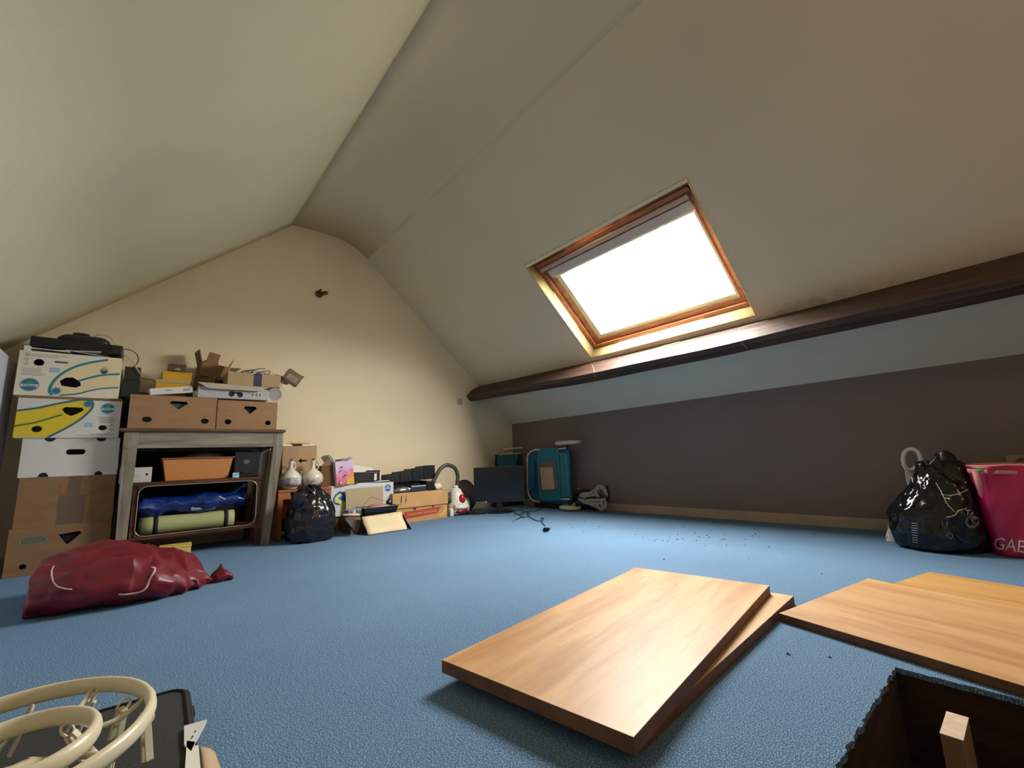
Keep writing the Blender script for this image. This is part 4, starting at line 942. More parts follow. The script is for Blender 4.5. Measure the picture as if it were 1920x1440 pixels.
strapsheet([lx(1697,915),lx(1706,900),lx(1712,888),lx(1730,888),lx(1750,878)],(.0,.004,.014),lambda t:.5+1.2*t,bb_,m_gloss)
m_wpr = mat('white_bag_print',(205,210,205),.4); m_gpr = mat('grey_bag_print',(100,104,106),.4)
print_on(bvb,'T',1814,962,15,.05,m_wpr,bb_); print_on(bvb,'r',1823,963,12,.05,m_wpr,bb_)
line_on(bvb,[(1755,905),(1766,925),(1776,945),(1790,960)],.0015,m_wpr,bb_,'print_line'); line_on(bvb,[(1765,928),(1790,928),(1815,918)],.0015,m_wpr,bb_,'print_line')
line_on(bvb,[(1775,970),(1790,966),(1797,958),(1812,953)],.0018,m_wpr,bb_,'print_line'); line_on(bvb,[(1768,978),(1768,989),(1775,990),(1776,978)],.0012,m_gpr,bb_,'print_line')
line_on(bvb,[(1778,999),(1776,1006),(1784,1010),(1786,1002),(1778,999)],.0012,m_gpr,bb_,'print_line'); line_on(bvb,[(1792,1003),(1803,1012),(1820,1018)],.0012,m_gpr,bb_,'print_line')
for k in range(9): line_on(bvb,[(1710.5,981+k*4.4),(1716,981.6+k*4.4),(1721,982+k*4.4)],.0009,m_wpr,bb_,'print_line',2)
def disc_on(bv, px, py, rx, ry, m, par, name):
    P = [hit(bv, px+rx*math.cos(a), py+ry*math.sin(a), .002) for a in [2*PI*k/20 for k in range(20)]]; c = hit(bv, px, py, .002)
    if None in P or c is None: return
    mi = Matrix.Translation(par.location).inverted(); mb = MB(); vs = [mi@p for p in P]+[mi@c]; mb.add(vs,[(k,(k+1)%20,20) for k in range(20)]); obj(name, mb, m, par)
disc_on(bvb,1822,978,13,12,m_gpr,bb_,'print_oval'); print_on(bvb,'Ni',1822,979,17,.1,m_blackm,bb_,off=.003)
m_film = mat('translucent_white_film',(220,216,206),.3,trans=.0,alpha=.75)
wbg = thing('white_carrier_bag','white translucent carrier bag hidden behind the glossy black one','bag',(3.42,.52,0))
body = obj('bag_body', shell([(0,.05,.085,0,.0),(.05,.06,.105,0,.01),(.12,.06,.08,0,-.03),(.22,.05,.05,0,-.08),(.34,.03,.035,-.04,-.09),(.38,.02,.025,-.05,-.09)],48,filmd(7.1,.4,.006)), m_film, wbg)
O = wbg.location
mb = MB(); mb.tube(spline([lx(1702,880,3.2),lx(1694,868,3.2),lx(1695,850,3.2),lx(1706,842,3.2),lx(1719,846,3.2),lx(1726,860,3.2),lx(1720,872,3.2),lx(1712,880,3.2)],6,True),.0105,8,closed=True); obj('handle', mb, m_film, wbg)
strapsheet([lx(1694,869,3.18),lx(1702,878,3.18),lx(1712,884,3.18)],(.0,.006,.012),lambda t:.3+1.2*t,wbg,m_white,'crease')
strapsheet([lx(1674,962,3.2),lx(1668,980,3.2),lx(1662,1002,3.2)],(.0,-.014,.0),lambda t:.3+1.1*t,wbg,m_white,'bag_corner')
m_mag = mat('magenta_bag_film',(176,12,74),.32,var=.12,scale=5,spec=.5)
mg = thing('magenta_shopping_bag','large magenta carrier bag with white lettering at the right edge','bag',(3.21,-.06,0))
rg = []
for i in range(40):
    t = i/39; z = .405*t
    a, b = .17+.03*t, .265+.035*t
    rg.append(((0.02*t,-.0,z),(a,0,0),(0,b,0),5))
def magd(v):
    o = v+nz3(v,5,9)*.012+nz3(v,18,2)*.004
    r = (1-2*abs(noise.noise(Vector((v.y*6+v.z*4, v.z*5, v.x*3)))))*.010; o.x += r*(1 if v.x>0 else -1)
    if o.z < .002: o.z = .002
    return o
mb = MB(); mb.loft(rg, 120, magd, cap=False); n_=120; mb.f.append(tuple(range(n_))[::-1]); mb.sm.append(True)
body = obj('bag_body', mb, m_mag, mg); body.modifiers.new('solid','SOLIDIFY').thickness=.003
m_pinkin = mat('pale_pink_lining',(222,150,150),.6,var=.15,scale=9)
mb = MB(); mb.loft([((.02,0,.30),(.185,0,0),(0,.285,0),5),((.02,0,.38),(.193,0,0),(0,.293,0),5),((.02,0,.412),(.197,0,0),(0,.298,0),5)],120,lambda v: v+nz3(v,5,9)*.006,cap=False); o_ = obj('lining', mb, m_pinkin, mg); o_.modifiers.new('solid','SOLIDIFY').thickness=.002
O = mg.location; bvm = bvh_of(body)
mb = MB(); mb.sheet([[aX(1822,884,3.0)-O,aX(1834,884,3.0)-O],[aX(1828,905,2.995)-O,aX(1841,907,2.995)-O],[aX(1836,928,2.99)-O,aX(1842,934,2.99)-O]],.002); obj('gusset_edge', mb, m_pinkin, mg)
mb = MB(); mb.sheet([[aX(1829,880,3.02)-O,aX(1845,878,3.02)-O],[aX(1830,888,3.02)-O,aX(1844,885,3.02)-O]],.003); obj('green_tag', mb, mat('bright_green_tag',(80,170,80),.5), mg)
mb = MB(); mb.sheet([[aX(1812,879,3.03)-O,aX(1925,884,3.03)-O],[aX(1815,887,3.03)-O,aX(1925,890,3.03)-O]],.002); obj('folded_rim', mb, m_pinkin, mg)
print_on(bvm,'GAEL',1900,1024,33,.13,mat('white_lettering',(206,196,200),.5),mg,sx=.95)
mb = MB(); mb.bbox(-.1,.1,-.2,.2,0,.34,.04); obj('contents', mb, m_blackm, mg, loc=(.02,0,.005))

# ------------------------------------------------------------------ wall fittings
so = thing('wall_socket','beige power socket on the grey wall above the magenta bag','socket',(KX,.06,.40))
mb = MB(); mb.bbox(-.012,0,-.058,.052,-.04,.04,.003); obj('plate', mb, mat('beige_socket',(150,136,104),.5), so)
mb = MB(); mb.lathe([(.026,0),(.026,.002),(.022,.0025)],20,Matrix.Translation((-.013,-.003,0))@Matrix.Rotation(-PI/2,4,'Y')); obj('recess', mb, mat('socket_dark',(90,80,60),.5), so)
for dy in (-.009,.009):
    mb = MB(); mb.tube([(-.018,dy-.003,0),(-.014,dy-.003,0)],.003,8); obj('pin_hole', mb, m_blackm, so)
P = aY(862,753,YE)
sw = thing('wall_switch','small beige switch on the end wall beside the beam end','switch',(P.x,YE,P.z))
mb = MB(); mb.bbox(-.035,.035,-.010,0,-.038,.038,.003); obj('plate', mb, mat('beige_switch',(190,168,136),.5), sw)
mb = MB(); mb.bbox(-.018,.018,-.014,-.0102,-.022,.022,.002); obj('rocker', mb, mat('beige_switch2',(170,146,114),.5), sw)
P = aY(598,552,YE)
wl = thing('wall_lamp_holder','small bronze bulb holder high on the end wall','lamp',(P.x,YE,P.z))
m_brz = mat('aged_bronze',(92,72,46),.35,metal=.7)
mb = MB(); mb.lathe([(.034,0),(.036,.01),(.026,.018),(.012,.022)],20,Matrix.Rotation(PI/2,4,'X')); obj('rose', mb, m_brz, wl)
mb = MB(); mb.tube([(0,-.02,0),(.005,-.05,.0),(.02,-.07,-.004)],.008,8); obj('arm', mb, m_brz, wl)
mb = MB(); mb.lathe([(.012,-.02),(.019,-.018),(.020,.015),(.013,.03)],16,Matrix.Translation((.03,-.075,-.006))@Matrix.Rotation(1.2,4,'Y')); obj('socket_cup', mb, m_brz, wl)
mb = MB(); mb.lathe([(.004,-.012),(.014,-.008),(.014,.008),(.004,.012)],12,Matrix.Translation((-.004,-.05,.026))@Matrix.Rotation(-.7,4,'Y')); obj('thumb_screw', mb, m_brz, wl)
mb = MB(); mb.lathe([(.002,-.008),(.007,-.004),(.007,.004),(.002,.008)],10,Matrix.Translation((.052,-.08,-.01))); obj('end_knob', mb, mat('bright_brass',(220,190,140),.2,metal=.9), wl)
# ------------------------------------------------------------------ clutter along the end wall
m_ow = wood('orange_pine',(176,110,66),(150,88,52),st=(1.5,10,10))
st = thing('bedside_cabinet','small open orange pine cabinet right of the table','cabinet',(1.05,4.0,0))
for nm, b in (('top_board',(-.20,.20,-.17,.16,.355,.373)),('side_panel',(-.20,-.165,-.165,.16,0,.354)),('side_panel',(.18,.20,-.165,.16,0,.354)),('back_panel',(-.165,.18,.148,.16,0,.354)),('top_rail',(-.165,.18,-.165,-.15,.30,.354)),('shelf_board',(-.165,.18,-.15,.147,.03,.045))):
    mb = MB(); mb.bbox(*b,.002); obj(nm, mb, m_ow, st)
sh = thing('black_shoe','black shoe with white sole inside the pine cabinet','shoe',(.96,3.88,.046),-.3)
mb = MB(); mb.loft([((-.09,0,.0),(0,0,0.001),(0,.02,0)),((-.085,0,.045),(0,0,.045),(0,.03,0)),((-.03,0,.05),(0,0,.05),(0,.034,0)),((.02,0,.035),(0,0,.035),(0,.038,0)),((.08,0,.025),(0,0,.022),(0,.036,0)),((.105,0,.018),(0,0,.01),(0,.02,0))],20); obj('upper', mb, m_black, sh, loc=(0,0,.012))
mb = MB(); mb.plate([[(-.09,-.03),(0,-.033),(.06,-.04),(.10,-.025),(.108,0),(.10,.025),(.06,.04),(0,.033),(-.09,.03),(-.1,0)]],.010); obj('sole', mb, m_white, sh)
bc = carton('cardboard_carton','brown carton with a cross shaped black slot behind the two jugs',.90,1.165,3.98,4.19,.374,.722,mat('tan_carton',(182,150,114),.85,var=.06,scale=6,spec=.2),top='closed',
    holes=[[(.38,.655),(.50,.66),(.505,.685),(.53,.70),(.555,.685),(.56,.66),(.70,.66),(.72,.645),(.70,.63),(.56,.625),(.55,.60),(.53,.585),(.51,.60),(.50,.625),(.38,.63),(.365,.642)]],inner=m_blackm)
decal(bc,'tape_tone',[rect(.0,.46,.45,1.0)],mat('tan_carton_dark',(170,138,104),.8),1)
bk2 = thing('yellow_book','yellow notebook on white papers on the slotted carton','book',(1.02,4.07,.7225),.05)
mb = MB(); mb.box(-.13,-.05,-.08,.09,0,.018); obj('white_block', mb, m_paper, bk2)
mb = MB(); mb.box(-.045,.02,-.09,.09,.0,.018); obj('black_pad', mb, m_blackm, bk2)
mb = MB(); mb.box(.022,.12,-.09,.09,0,.016); obj('paper_block', mb, mat('pinkish_paper',(226,212,206),.7), bk2)
mb = MB(); mb.bbox(-.055,.085,-.095,.08,.0185,.027,.001,Matrix.Rotation(.02,4,'X')); obj('yellow_cover', mb, mat('yellow_book_cover',(204,170,66),.5), bk2)
# jugs
m_cer = mat('ivory_ceramic',(222,216,202),.28,var=.25,scale=7,rgb2=(196,188,172),spec=.6)
def jug(lab, x, y, z, s, dark, rz=0, wires=True):
    j = thing('ceramic_jug', lab, 'jug', (x,y,z), rz, 'ceramic jugs on the pine cabinet')
    mb = MB(); mb.lathe([(.045*s,0),(.05*s,.006*s),(.06*s,.02*s),(.078*s,.05*s),(.082*s,.075*s),(.078*s,.10*s),(.058*s,.13*s),(.030*s,.150*s),(.017*s,.165*s),(.014*s,.19*s),(.018*s,.215*s),(.022*s,.222*s),(.018*s,.226*s)],32); obj('body', mb, m_cer, j)
    mb = MB(); mb.tube(spline([(.016*s,0,.215*s),(.042*s,0,.21*s),(.045*s,0,.18*s),(.035*s,0,.155*s),(.03*s,0,.15*s)],5),.006*s,8); obj('handle', mb, m_cer, j)
    mb = MB(); mb.lathe([(.010*s,.226*s),(.013*s,.235*s),(.006*s,.245*s)],12); obj('stopper', mb, mat('brown_cork',(120,76,50),.7), j)
    return j
j1 = jug('round ivory jug banded with grey stripes, left on the pine cabinet',.948,3.90,.374,.98,0,.6)
mb = MB(); mb.lathe([(.0798,.030),(.0835,.055),(.0845,.075),(.082,.092)],32,None); bnd = obj('painted_band', mb, mat('grey_violet_glaze',(124,120,134),.3,var=1,scale=14,rgb2=(206,204,200),stretch=(3,3,.4)), j1)
j2 = jug('round ivory jug with a small flower, right on the pine cabinet',1.112,3.885,.374,.98,0,-.5)
for a_, zz, r_, m_ in ((-1.75,.055,.012,mat('mauve_glaze',(150,96,112),.3)),(-2.3,.06,.009,mat('grey_glaze',(150,146,146),.3)),(-1.3,.08,.008,mat('grey_glaze',(150,146,146),.3)),(-1.8,.115,.003,m_blackm),(-1.5,.113,.003,m_blackm)):
    mb = MB(); R_ = .0835 if zz < .1 else .072
    for q in range(4):
        c = Vector((R_*math.cos(a_+.5),R_*math.sin(a_+.5),zz)); e1 = Vector((-math.sin(a_+.5),math.cos(a_+.5),0)); e2 = Vector((0,0,1)); n_ = Vector((math.cos(a_+.5),math.sin(a_+.5),0))
        an = q*PI/2+.7; t1 = e1*math.cos(an)+e2*math.sin(an); t2 = n_.cross(t1)
        mb.add([c+n_*.0012, c+t1*r_*.6+t2*r_*.3+n_*.0008, c+t1*r_+n_*.0, c+t1*r_*.6-t2*r_*.3+n_*.0008],[(0,1,2,3)])
    obj('flower_motif', mb, m_, j2)
j3 = jug('smallest ivory jug peeping out behind the other two',1.045,3.955,.374,.62,0,1.5); j3.location.z = .374
mb = MB(); mb.bbox(-.03,.03,-.02,.02,0,.0,.001) if False else None
# picture bag / pink printed carton and brown carton with flaps
m_brs = mat('deep_brown_card',(112,80,58),.85,var=.1,scale=8,spec=.2)  # deeper brown card for the narrow and the torn carton
pb = thing('brown_open_carton','narrow brown carton with raised white edged flap behind the jugs','box',(1.255,4.0,.374))
mb = MB(); mb.box(-.07,.045,-.10,-.096,0,.175); mb.box(-.07,-.066,-.096,.10,0,.175); mb.box(.041,.045,-.096,.10,0,.175); mb.box(-.066,.041,.096,.1,0,.175); mb.box(-.066,.041,-.096,.096,0,.004); obj('body', mb, m_brs, pb)
mb = MB(); mb.add([Vector(v) for v in ((-.07,-.10,.175),(.045,-.10,.175),(-.01,-.10,.245),(-.07,-.096,.175),(.045,-.096,.175),(-.01,-.096,.245))],[(0,1,2),(5,4,3),(0,3,4,1),(1,4,5,2),(2,5,3,0)]); obj('flap', mb, m_c3, pb)
mb = MB(); mb.box(-.003,.0,-.10,.09,0,.11,Matrix.Translation((.045,0,.16))@Matrix.Rotation(-.62,4,'Y')); obj('flap', mb, m_white, pb)
mb = MB(); mb.box(.0002,.02,-.10,.09,0,.105,Matrix.Translation((.046,0,.17))@Matrix.Rotation(-.62,4,'Y')); obj('book_in_flap', mb, mat('mint_card',(176,196,188),.5), pb)
mb = MB(); mb.box(.006,.012,-.101,-.10,0,.10,Matrix.Translation((.046,0,.17))@Matrix.Rotation(-.62,4,'Y')); obj('stripe', mb, mat('slate_green',(70,90,88),.5), pb)

pk = thing('picture_box','pink and lilac printed picture box leaning beside the white carton','box',(1.375,3.90,.378),(0,-.10,.1))
w0, w1, h_ = .078, .082, .205
mb = MB(); mb.bbox(-w0,w0,-.035,.06,0,h_,.002); obj('body', mb, mat('lilac_card',(196,170,206),.45,var=.3,scale=10,rgb2=(214,190,220)), pk)
def pprint(nm, polys, m, lay):
    mb = MB()
    for p in polys: mb.plate([[( (u-.5)*2*w0, v*h_) for u,v in p]],.0005,Matrix.Translation((0,-.035-.0006*lay,0))@FR)
    obj(nm, mb, m, pk)
pprint('print_pink',[[(.0,0),(1,0),(1,.62),(.8,.66),(.6,.58),(.42,.62),(.2,.50),(0,.52)]],mat('pink_print',(204,110,150),.45,var=.35,scale=22,rgb2=(226,150,170)),1)
pprint('print_orange',[[(.55,.0),(1,0),(1,.42),(.9,.50),(.75,.46),(.6,.25)]],mat('orange_print',(214,130,76),.45,var=.4,scale=20,rgb2=(226,176,70)),2)
pprint('print_yellow',[[(.68,.0),(1,.0),(1,.2),(.92,.32),(.8,.34),(.74,.2)]],mat('yellow_print2',(206,170,50),.45),3)
pprint('print_red',[[(.05,.02),(.34,.0),(.36,.16),(.22,.24),(.08,.18)],[(.42,.0),(.64,.0),(.56,.2),(.46,.1)]],mat('dark_red_print',(140,34,46),.45,var=.5,scale=40,rgb2=(200,90,90)),3)
pprint('print_purple',[[(.2,.72),(.34,.80),(.44,.78),(.30,.70)],[(.12,.58),(.3,.66),(.34,.6),(.16,.54)],[(.3,.34),(.5,.46),(.62,.42),(.4,.3)]],mat('purple_print',(150,60,120),.45),3)
pprint('print_white',[[(.18,.10),(.26,.08),(.28,.16),(.2,.17)],[(.5,.05),(.56,.04),(.54,.14)]],m_paper,4)
mb = MB(); mb.box(-w1,w1,0,.05,-.001,.001,Matrix.Translation((0,-.035,h_+.003))@Matrix.Rotation(.25,4,'X')@Matrix.Rotation(-.12,4,'Y')); obj('lid_flap', mb, mat('grey_lilac_flap',(150,144,160),.4), pk)
mb = MB(); mb.bbox(-.04,.06,.0,.05,h_+.0,h_+.018,.003); obj('dark_contents', mb, m_blackm, pk)
# low carton beneath and the white printed carton
carton('cardboard_carton','flat brown carton supporting the white carton with blue seal',1.25,1.80,3.90,4.18,0,.122,m_card2,top='closed')
wc = carton('banana_carton','white fruit carton with blue and yellow emblem and round blue seal',1.245,1.822,3.88,4.18,.123,.376,mat('cool_white_card',(206,210,212),.55,var=.05,scale=7),top='closed')
decal(wc,'emblem_blue',[[[(.06,.60),(.10,.74),(.155,.82),(.20,.78),(.235,.68),(.262,.62),(.262,.30),(.20,.34),(.10,.38),(.065,.46)],[(.085,.60),(.11,.68),(.155,.75),(.195,.68),(.13,.60),(.20,.48),(.25,.46),(.24,.36),(.13,.44),(.085,.5)]]],mat('deep_blue_print',(20,84,140),.5),1)
decal(wc,'emblem_yellow',[[(.105,.62),(.12,.70),(.155,.745),(.185,.68),(.15,.60)],[(.085,.54),(.12,.56),(.16,.50),(.22,.46),(.25,.30),(.20,.32),(.13,.44),(.09,.46)]],mat('lemon_print',(214,212,110),.5),2)
decal(wc,'emblem_blue',[[(.13,.60),(.20,.66),(.25,.66),(.262,.52),(.20,.50)]],mat('bright_blue_print',(20,100,190),.5),3)
decal(wc,'panel_line',[ribbon([(.33,.50),(.335,.87),(.82,.90),(.83,.5)],.006,2.2)],mat('slate_print',(120,126,136),.5),1)
seal(wc,.905,.80,.055,'Chiquita',mat('royal_blue_print',(24,100,170),.5))
# brown card panel leaning in front of the white carton
lp = thing('card_panel','beige cardboard panel leaning on the white carton','cardboard',(1.54,3.82,.0),(-.10,0,0))
mb = MB(); mb.box(-.165,.165,-.002,.002,0,.345); obj('sheet', mb, m_cardl if False else mat('beige_card_panel',(178,158,130),.85,var=.06,scale=10), lp)
# white papers and books on the white carton, black labelled box
wp = thing('document_pile','pile of white papers and folders on the white carton','papers',(1.60,4.03,.3765))
mb = MB(); mb.box(-.12,.16,-.13,.12,0,.006,Matrix.Rotation(.05,4,'Z')); obj('sheet', mb, m_paper, wp)
mb = MB(); mb.box(-.20,.10,-.002,.002,0,.155,Matrix.Translation((-.0,.06,.006))@Matrix.Rotation(.18,4,'Y')@Matrix.Rotation(-.25,4,'X')); obj('upright_sheet', mb, m_paper, wp)
mb = MB(); mb.box(-.14,.17,-.002,.002,0,.12,Matrix.Translation((.0,.0,.006))@Matrix.Rotation(.14,4,'Y')@Matrix.Rotation(-.35,4,'X')); obj('upright_sheet', mb, m_paper, wp)
mb = MB(); mb.box(-.08,.20,-.135,.0,.0065,.012,Matrix.Rotation(-.12,4,'Z')@Matrix.Rotation(-.03,4,'Y')); obj('folder', mb, m_white, wp)
mb = MB(); mb.box(-.20,-.05,-.065,-.062,.04,.046,Matrix.Rotation(.1,4,'Y')); obj('print', mb, m_greyp, wp)
bl = thing('black_label_box','black box with a white label on the papers of the white carton','box',(1.575,3.93,.3895),(0,.04,-.02))
mb = MB(); mb.bbox(-.11,.10,-.04,.05,0,.088,.002); obj('body', mb, mat('black_card',(26,22,24),.4,var=.2,scale=20), bl)
mb = MB(); mb.box(.065,.088,-.0412,-.04,.015,.075); obj('label_sticker', mb, m_paper, bl)
for k in range(3):
    mb = MB(); mb.box(-.085,.04,-.0412,-.04,.02+.02*k,.028+.02*k); obj('print', mb, mat('dark_mauve_print',(62,40,50),.4), bl)
b2 = thing('dark_brown_box','dark brown box behind the black labelled box','box',(1.70,4.07,.3895),(0,.02,-.3))
mb = MB(); mb.bbox(-.06,.06,-.06,.06,0,.10,.002); obj('body', mb, mat('umber_card',(58,36,34),.5), b2)

# ------------------------------------------------------------------ torn carton with tray in front
tr = thing('torn_brown_carton','low torn brown carton with splayed pale flap on the carpet','box',(1.50,3.70,0),.0)
mb = MB(); mb.box(-.17,-.166,-.10,.11,0,.13); mb.box(.22,.224,-.10,.11,0,.12); mb.box(-.166,.22,.106,.11,0,.12); mb.box(-.166,.22,-.10,-.096,0,.125); mb.box(-.166,.22,-.096,.106,0,.004); obj('body', mb, m_brs, tr)
A_, B_, C_, D_ = fl(690,1003,.006), fl(763,992,.006), aY(752,960,3.60), aY(678,970,3.60)
O = tr.location; mb = MB(); rows = []
for i in range(9):
    t = i/8; row = []
    for j in range(9):
        s = j/8; p = (A_*(1-s)+B_*s)*(1-t)+(D_*(1-s)+C_*s)*t - O; p += Vector((0,-.004,.004))*math.sin(t*PI*2.3)+Vector((0,-.003*math.sin(s*9),0)); row.append(p)
    rows.append(row)
mb.sheet(rows,.004); obj('front_flap', mb, mat('cream_card_flap',(220,202,164),.8,var=.05,scale=10), tr)
mb = MB(); A2, B2 = aY(642,968,3.6)-O, aY(674,966,3.6)-O; mb.sheet([[A2,B2],[A2+Vector((.005,-.05,-.02)),B2+Vector((-.01,-.05,-.03))],[fl(652,1000,.01)-O+Vector((.0,.02,.03)),fl(668,1003,.01)-O+Vector((0,0,.01))]],.004); obj('side_flap', mb, mat('grey_brown_card',(88,74,66),.85), tr)
mb = MB(); A2, B2 = aY(644,967,3.58)-O, aY(676,966,3.58)-O; mb.sheet([[A2+Vector((0,.05,.012)),B2+Vector((0,.05,.012))],[A2,B2]],.004); obj('inner_flap', mb, m_cardl, tr)
mb = MB(); A2, B2 = fl(757,985,.004)-O, fl(772,993,.004)-O; mb.sheet([[aY(752,962,3.62)-O,aY(756,966,3.64)-O],[A2,B2]],.004); obj('curled_flap', mb, mat('very_dark_card',(44,38,38),.8), tr)
ty = thing('black_tray','dark plastic tray with a reel resting on the torn carton','tray',(1.60,3.71,.1322),-.01)
obj('tray_body', tubm(.135,.15,.075,.09,.058,.004), mat('slate_black_plastic',(22,30,36),.35), ty, bevel=.003)
mb = MB(); mb.plate([rect(-.157,.157,-.096,.096),rect(-.146,.146,-.085,.085)],.006,Matrix.Translation((0,0,.053))); obj('rim', mb, mat('slate_black_plastic',(22,30,36),.35), ty, bevel=.002)
mb = MB(); mb.loft([((.01,0,.02),(.10,0,0),(0,.06,0),3),((.01,0,.06),(.095,0,0),(0,.055,0),3),((.0,0,.074),(.05,0,0),(0,.03,0),3)],24,crumple(.004,30,2)); obj('pink_packet', mb, mat('pinkish_packet',(168,120,118),.4), ty)
mb = MB(); mb.lathe([(.020,-.018),(.026,-.012),(.026,.012),(.020,.018)],20,Matrix.Translation((.095,-.02,.083))@Matrix.Rotation(1.2,4,'X')); tag(obj('cable_reel', mb, m_black, None, loc=ty.location),'small black round reel lying on the dark tray','reel')
cable('thin black wire arching from the small reel',[Vector((1.45,3.66,.205)),aY(690,938,3.68),aY(697,932,3.68),aY(712,937,3.68),Vector((1.68,3.68,.222))],.0012,m_blackm)
gb = thing('striped_packet','grey and white striped packet at the left of the dark tray','packet',(1.395,3.71,.1322),(0,-.05,.1))
mb = MB(); mb.bbox(-.07,.05,-.05,.05,0,.055,.004); obj('body', mb, mat('grey_foil',(120,124,140),.35), gb)
for k in range(4):
    mb = MB(); mb.box(-.05+.026*k,-.042+.026*k+.004*(k%2),-.0515,-.05,.004,.050); obj('stripe', mb, m_white if k%2 else mat('dark_stripe',(50,54,70),.4), gb)

# ------------------------------------------------------------------ tan shoe-type carton with red banner
sbx = carton('cardboard_carton','tan carton with folded lid and red lettered banner by the vacuum cleaner',1.80,2.375,3.845,4.13,0,.268,mat('tan_box',(196,150,100),.8,var=.08,scale=6,spec=.2),top='open',rot=.0,inner=m_blackm)
w_, d_, h_ = sbx['_w'], sbx['_d'], sbx['_h']
mb = MB(); mb.box(-w_/2-.002,w_/2+.002,-d_/2-.012,-d_/2-.006,.135,h_+.004); obj('lid_front', mb, mat('tan_lid_box',(206,160,110),.8,var=.12,scale=7,spec=.2), sbx)
mb = MB(); mb.box(-w_/2-.006,-w_/2-.002,-d_/2-.012,d_/2,.135,h_+.004); obj('lid_side', mb, mat('tan_lid_box',(206,160,110),.8), sbx)
decal(sbx,'hole',[circ(.385,.46,.03,.07,14,PI,2*PI),circ(.72,.47,.022,.055,14,PI,2*PI)],mat('hole_brown',(60,36,26),.9),1)
decal(sbx,'red_banner',[[(.16,.15),(.20,.36),(.88,.42),(.80,.20),(.24,.13)]],mat('banner_red',(176,62,44),.6),1)
text('SURINAME BANANAS',.034,mat('banner_lettering',(218,168,120),.6),sbx,(.012,-d_/2-.0025,.072),(PI/2,-.03,0),sx=.95)
decal(sbx,'banana_drawing',[sp2([(.82,.14),(.90,.20),(.95,.42),(.93,.50),(.98,.40),(.985,.2),(.92,.08),(.84,.08)],3)],mat('banana_tan',(214,168,96),.6),1)
mb = MB()
for s_ in (0,1): mb.plate([[( -w_/2+.075+.05*s_-(.012 if s_ else -.0),.165),( -w_/2+.07+.05*s_,.20),( -w_/2+.078+.05*s_,.245),( -w_/2+.09+.05*s_-(.02*s_),.25),( -w_/2+.082+.05*s_,.205)]],.0006,Matrix.Translation((0,-d_/2-.0127,0))@FR)
mk = obj('ink_mark', mb, mat('ink_brown',(84,54,34),.6), sbx)
# things on the tan carton
fo = thing('foil_tray','crumpled silver foil packet on the tan carton','packet',(1.93,3.93,.272))
mb = MB(); mb.loft([((0,0,0),(.08,0,0),(0,.05,0),3),((0,0,.03),(.09,0,0),(0,.055,0),3),((0,0,.045),(.06,0,0),(0,.04,0),3)],36,crumple(.010,36,3)); obj('body', mb, mat('silver_foil',(160,160,166),.25,metal=.7), fo)
dv = thing('silver_player','flat grey and black media player on the tan carton','device',(2.115,3.96,.273))
mb = MB(); mb.bbox(-.10,.06,-.06,.10,0,.055,.004); obj('housing', mb, mat('gunmetal_plastic',(66,70,84),.3,metal=.3), dv)
mb = MB(); mb.box(-.098,.055,-.062,-.06,.042,.052); obj('bright_edge', mb, mat('silver_edge',(176,178,190),.3), dv)
mb = MB(); mb.bbox(.062,.15,-.065,.09,.0,.085,.004); obj('black_end', mb, m_black, dv)
wcl = thing('white_cloth','folded white cloth at the right end of the tan carton','cloth',(2.325,3.96,.270))
mb = MB(); mb.loft([((0,0,0),(.05,0,0),(0,.06,0),3),((-.005,0,.04),(.05,0,0),(0,.06,0),3),((.0,0,.06),(.03,0,0),(0,.04,0),3)],30,crumple(.008,26,3)); obj('body', mb, mat('cream_cloth',(224,216,192),.8), wcl)
gbx = thing('dark_flat_box','dark olive flat box under the row of black cases','box',(2.09,4.07,.330),.03)
mb = MB(); mb.bbox(-.22,.16,-.05,.09,0,.032,.003); obj('body', mb, mat('dark_olive_card',(44,42,34),.6), gbx)
# row of black cases (cassette racks)
for k in range(4):
    a = aY(712+24*k,905,4.02); 
    x0 = 1.80+.130*k; z0 = .365
    hgt = .075+.018*k
    r = thing('black_organiser','%s of the four black open organisers in the row' % ('leftmost','second from left','third from left','rightmost and tallest')[k],'organiser',(x0+.062,4.05,z0+.0+.004*k),(0,-.06,0),'black organisers along the end wall')
    mb = MB(); t_=.004; W2,D2=.062,.09
    mb.box(-W2,W2,-D2,-D2+t_,0,hgt); mb.box(-W2,W2,D2-t_,D2,0,hgt); mb.box(-W2,-W2+t_,-D2+t_,D2-t_,0,hgt); mb.box(W2-t_,W2,-D2+t_,D2-t_,0,hgt); mb.box(-W2+t_,W2-t_,-D2+t_,D2-t_,0,t_); obj('tray_body', mb, m_black, r)
    for q in range(3):
        mb = MB(); mb.bbox(-W2+.010+.034*q,-W2+.032+.034*q,-D2-.003,-D2-.0002,.008,hgt-.012,.001); obj('rib', mb, m_black, r)
    mb = MB(); mb.tube([(-W2,-D2,hgt),(W2,-D2,hgt),(W2,D2,hgt),(-W2,D2,hgt)],.003,6,closed=True); obj('rim', mb, mat('olive_rim',(70,66,48),.5), r)
    mb = MB(); mb.box(-W2+.008,W2-.008,-D2+.008,D2-.008,hgt-.02,hgt-.012); obj('paper_insert', mb, m_paper, r)

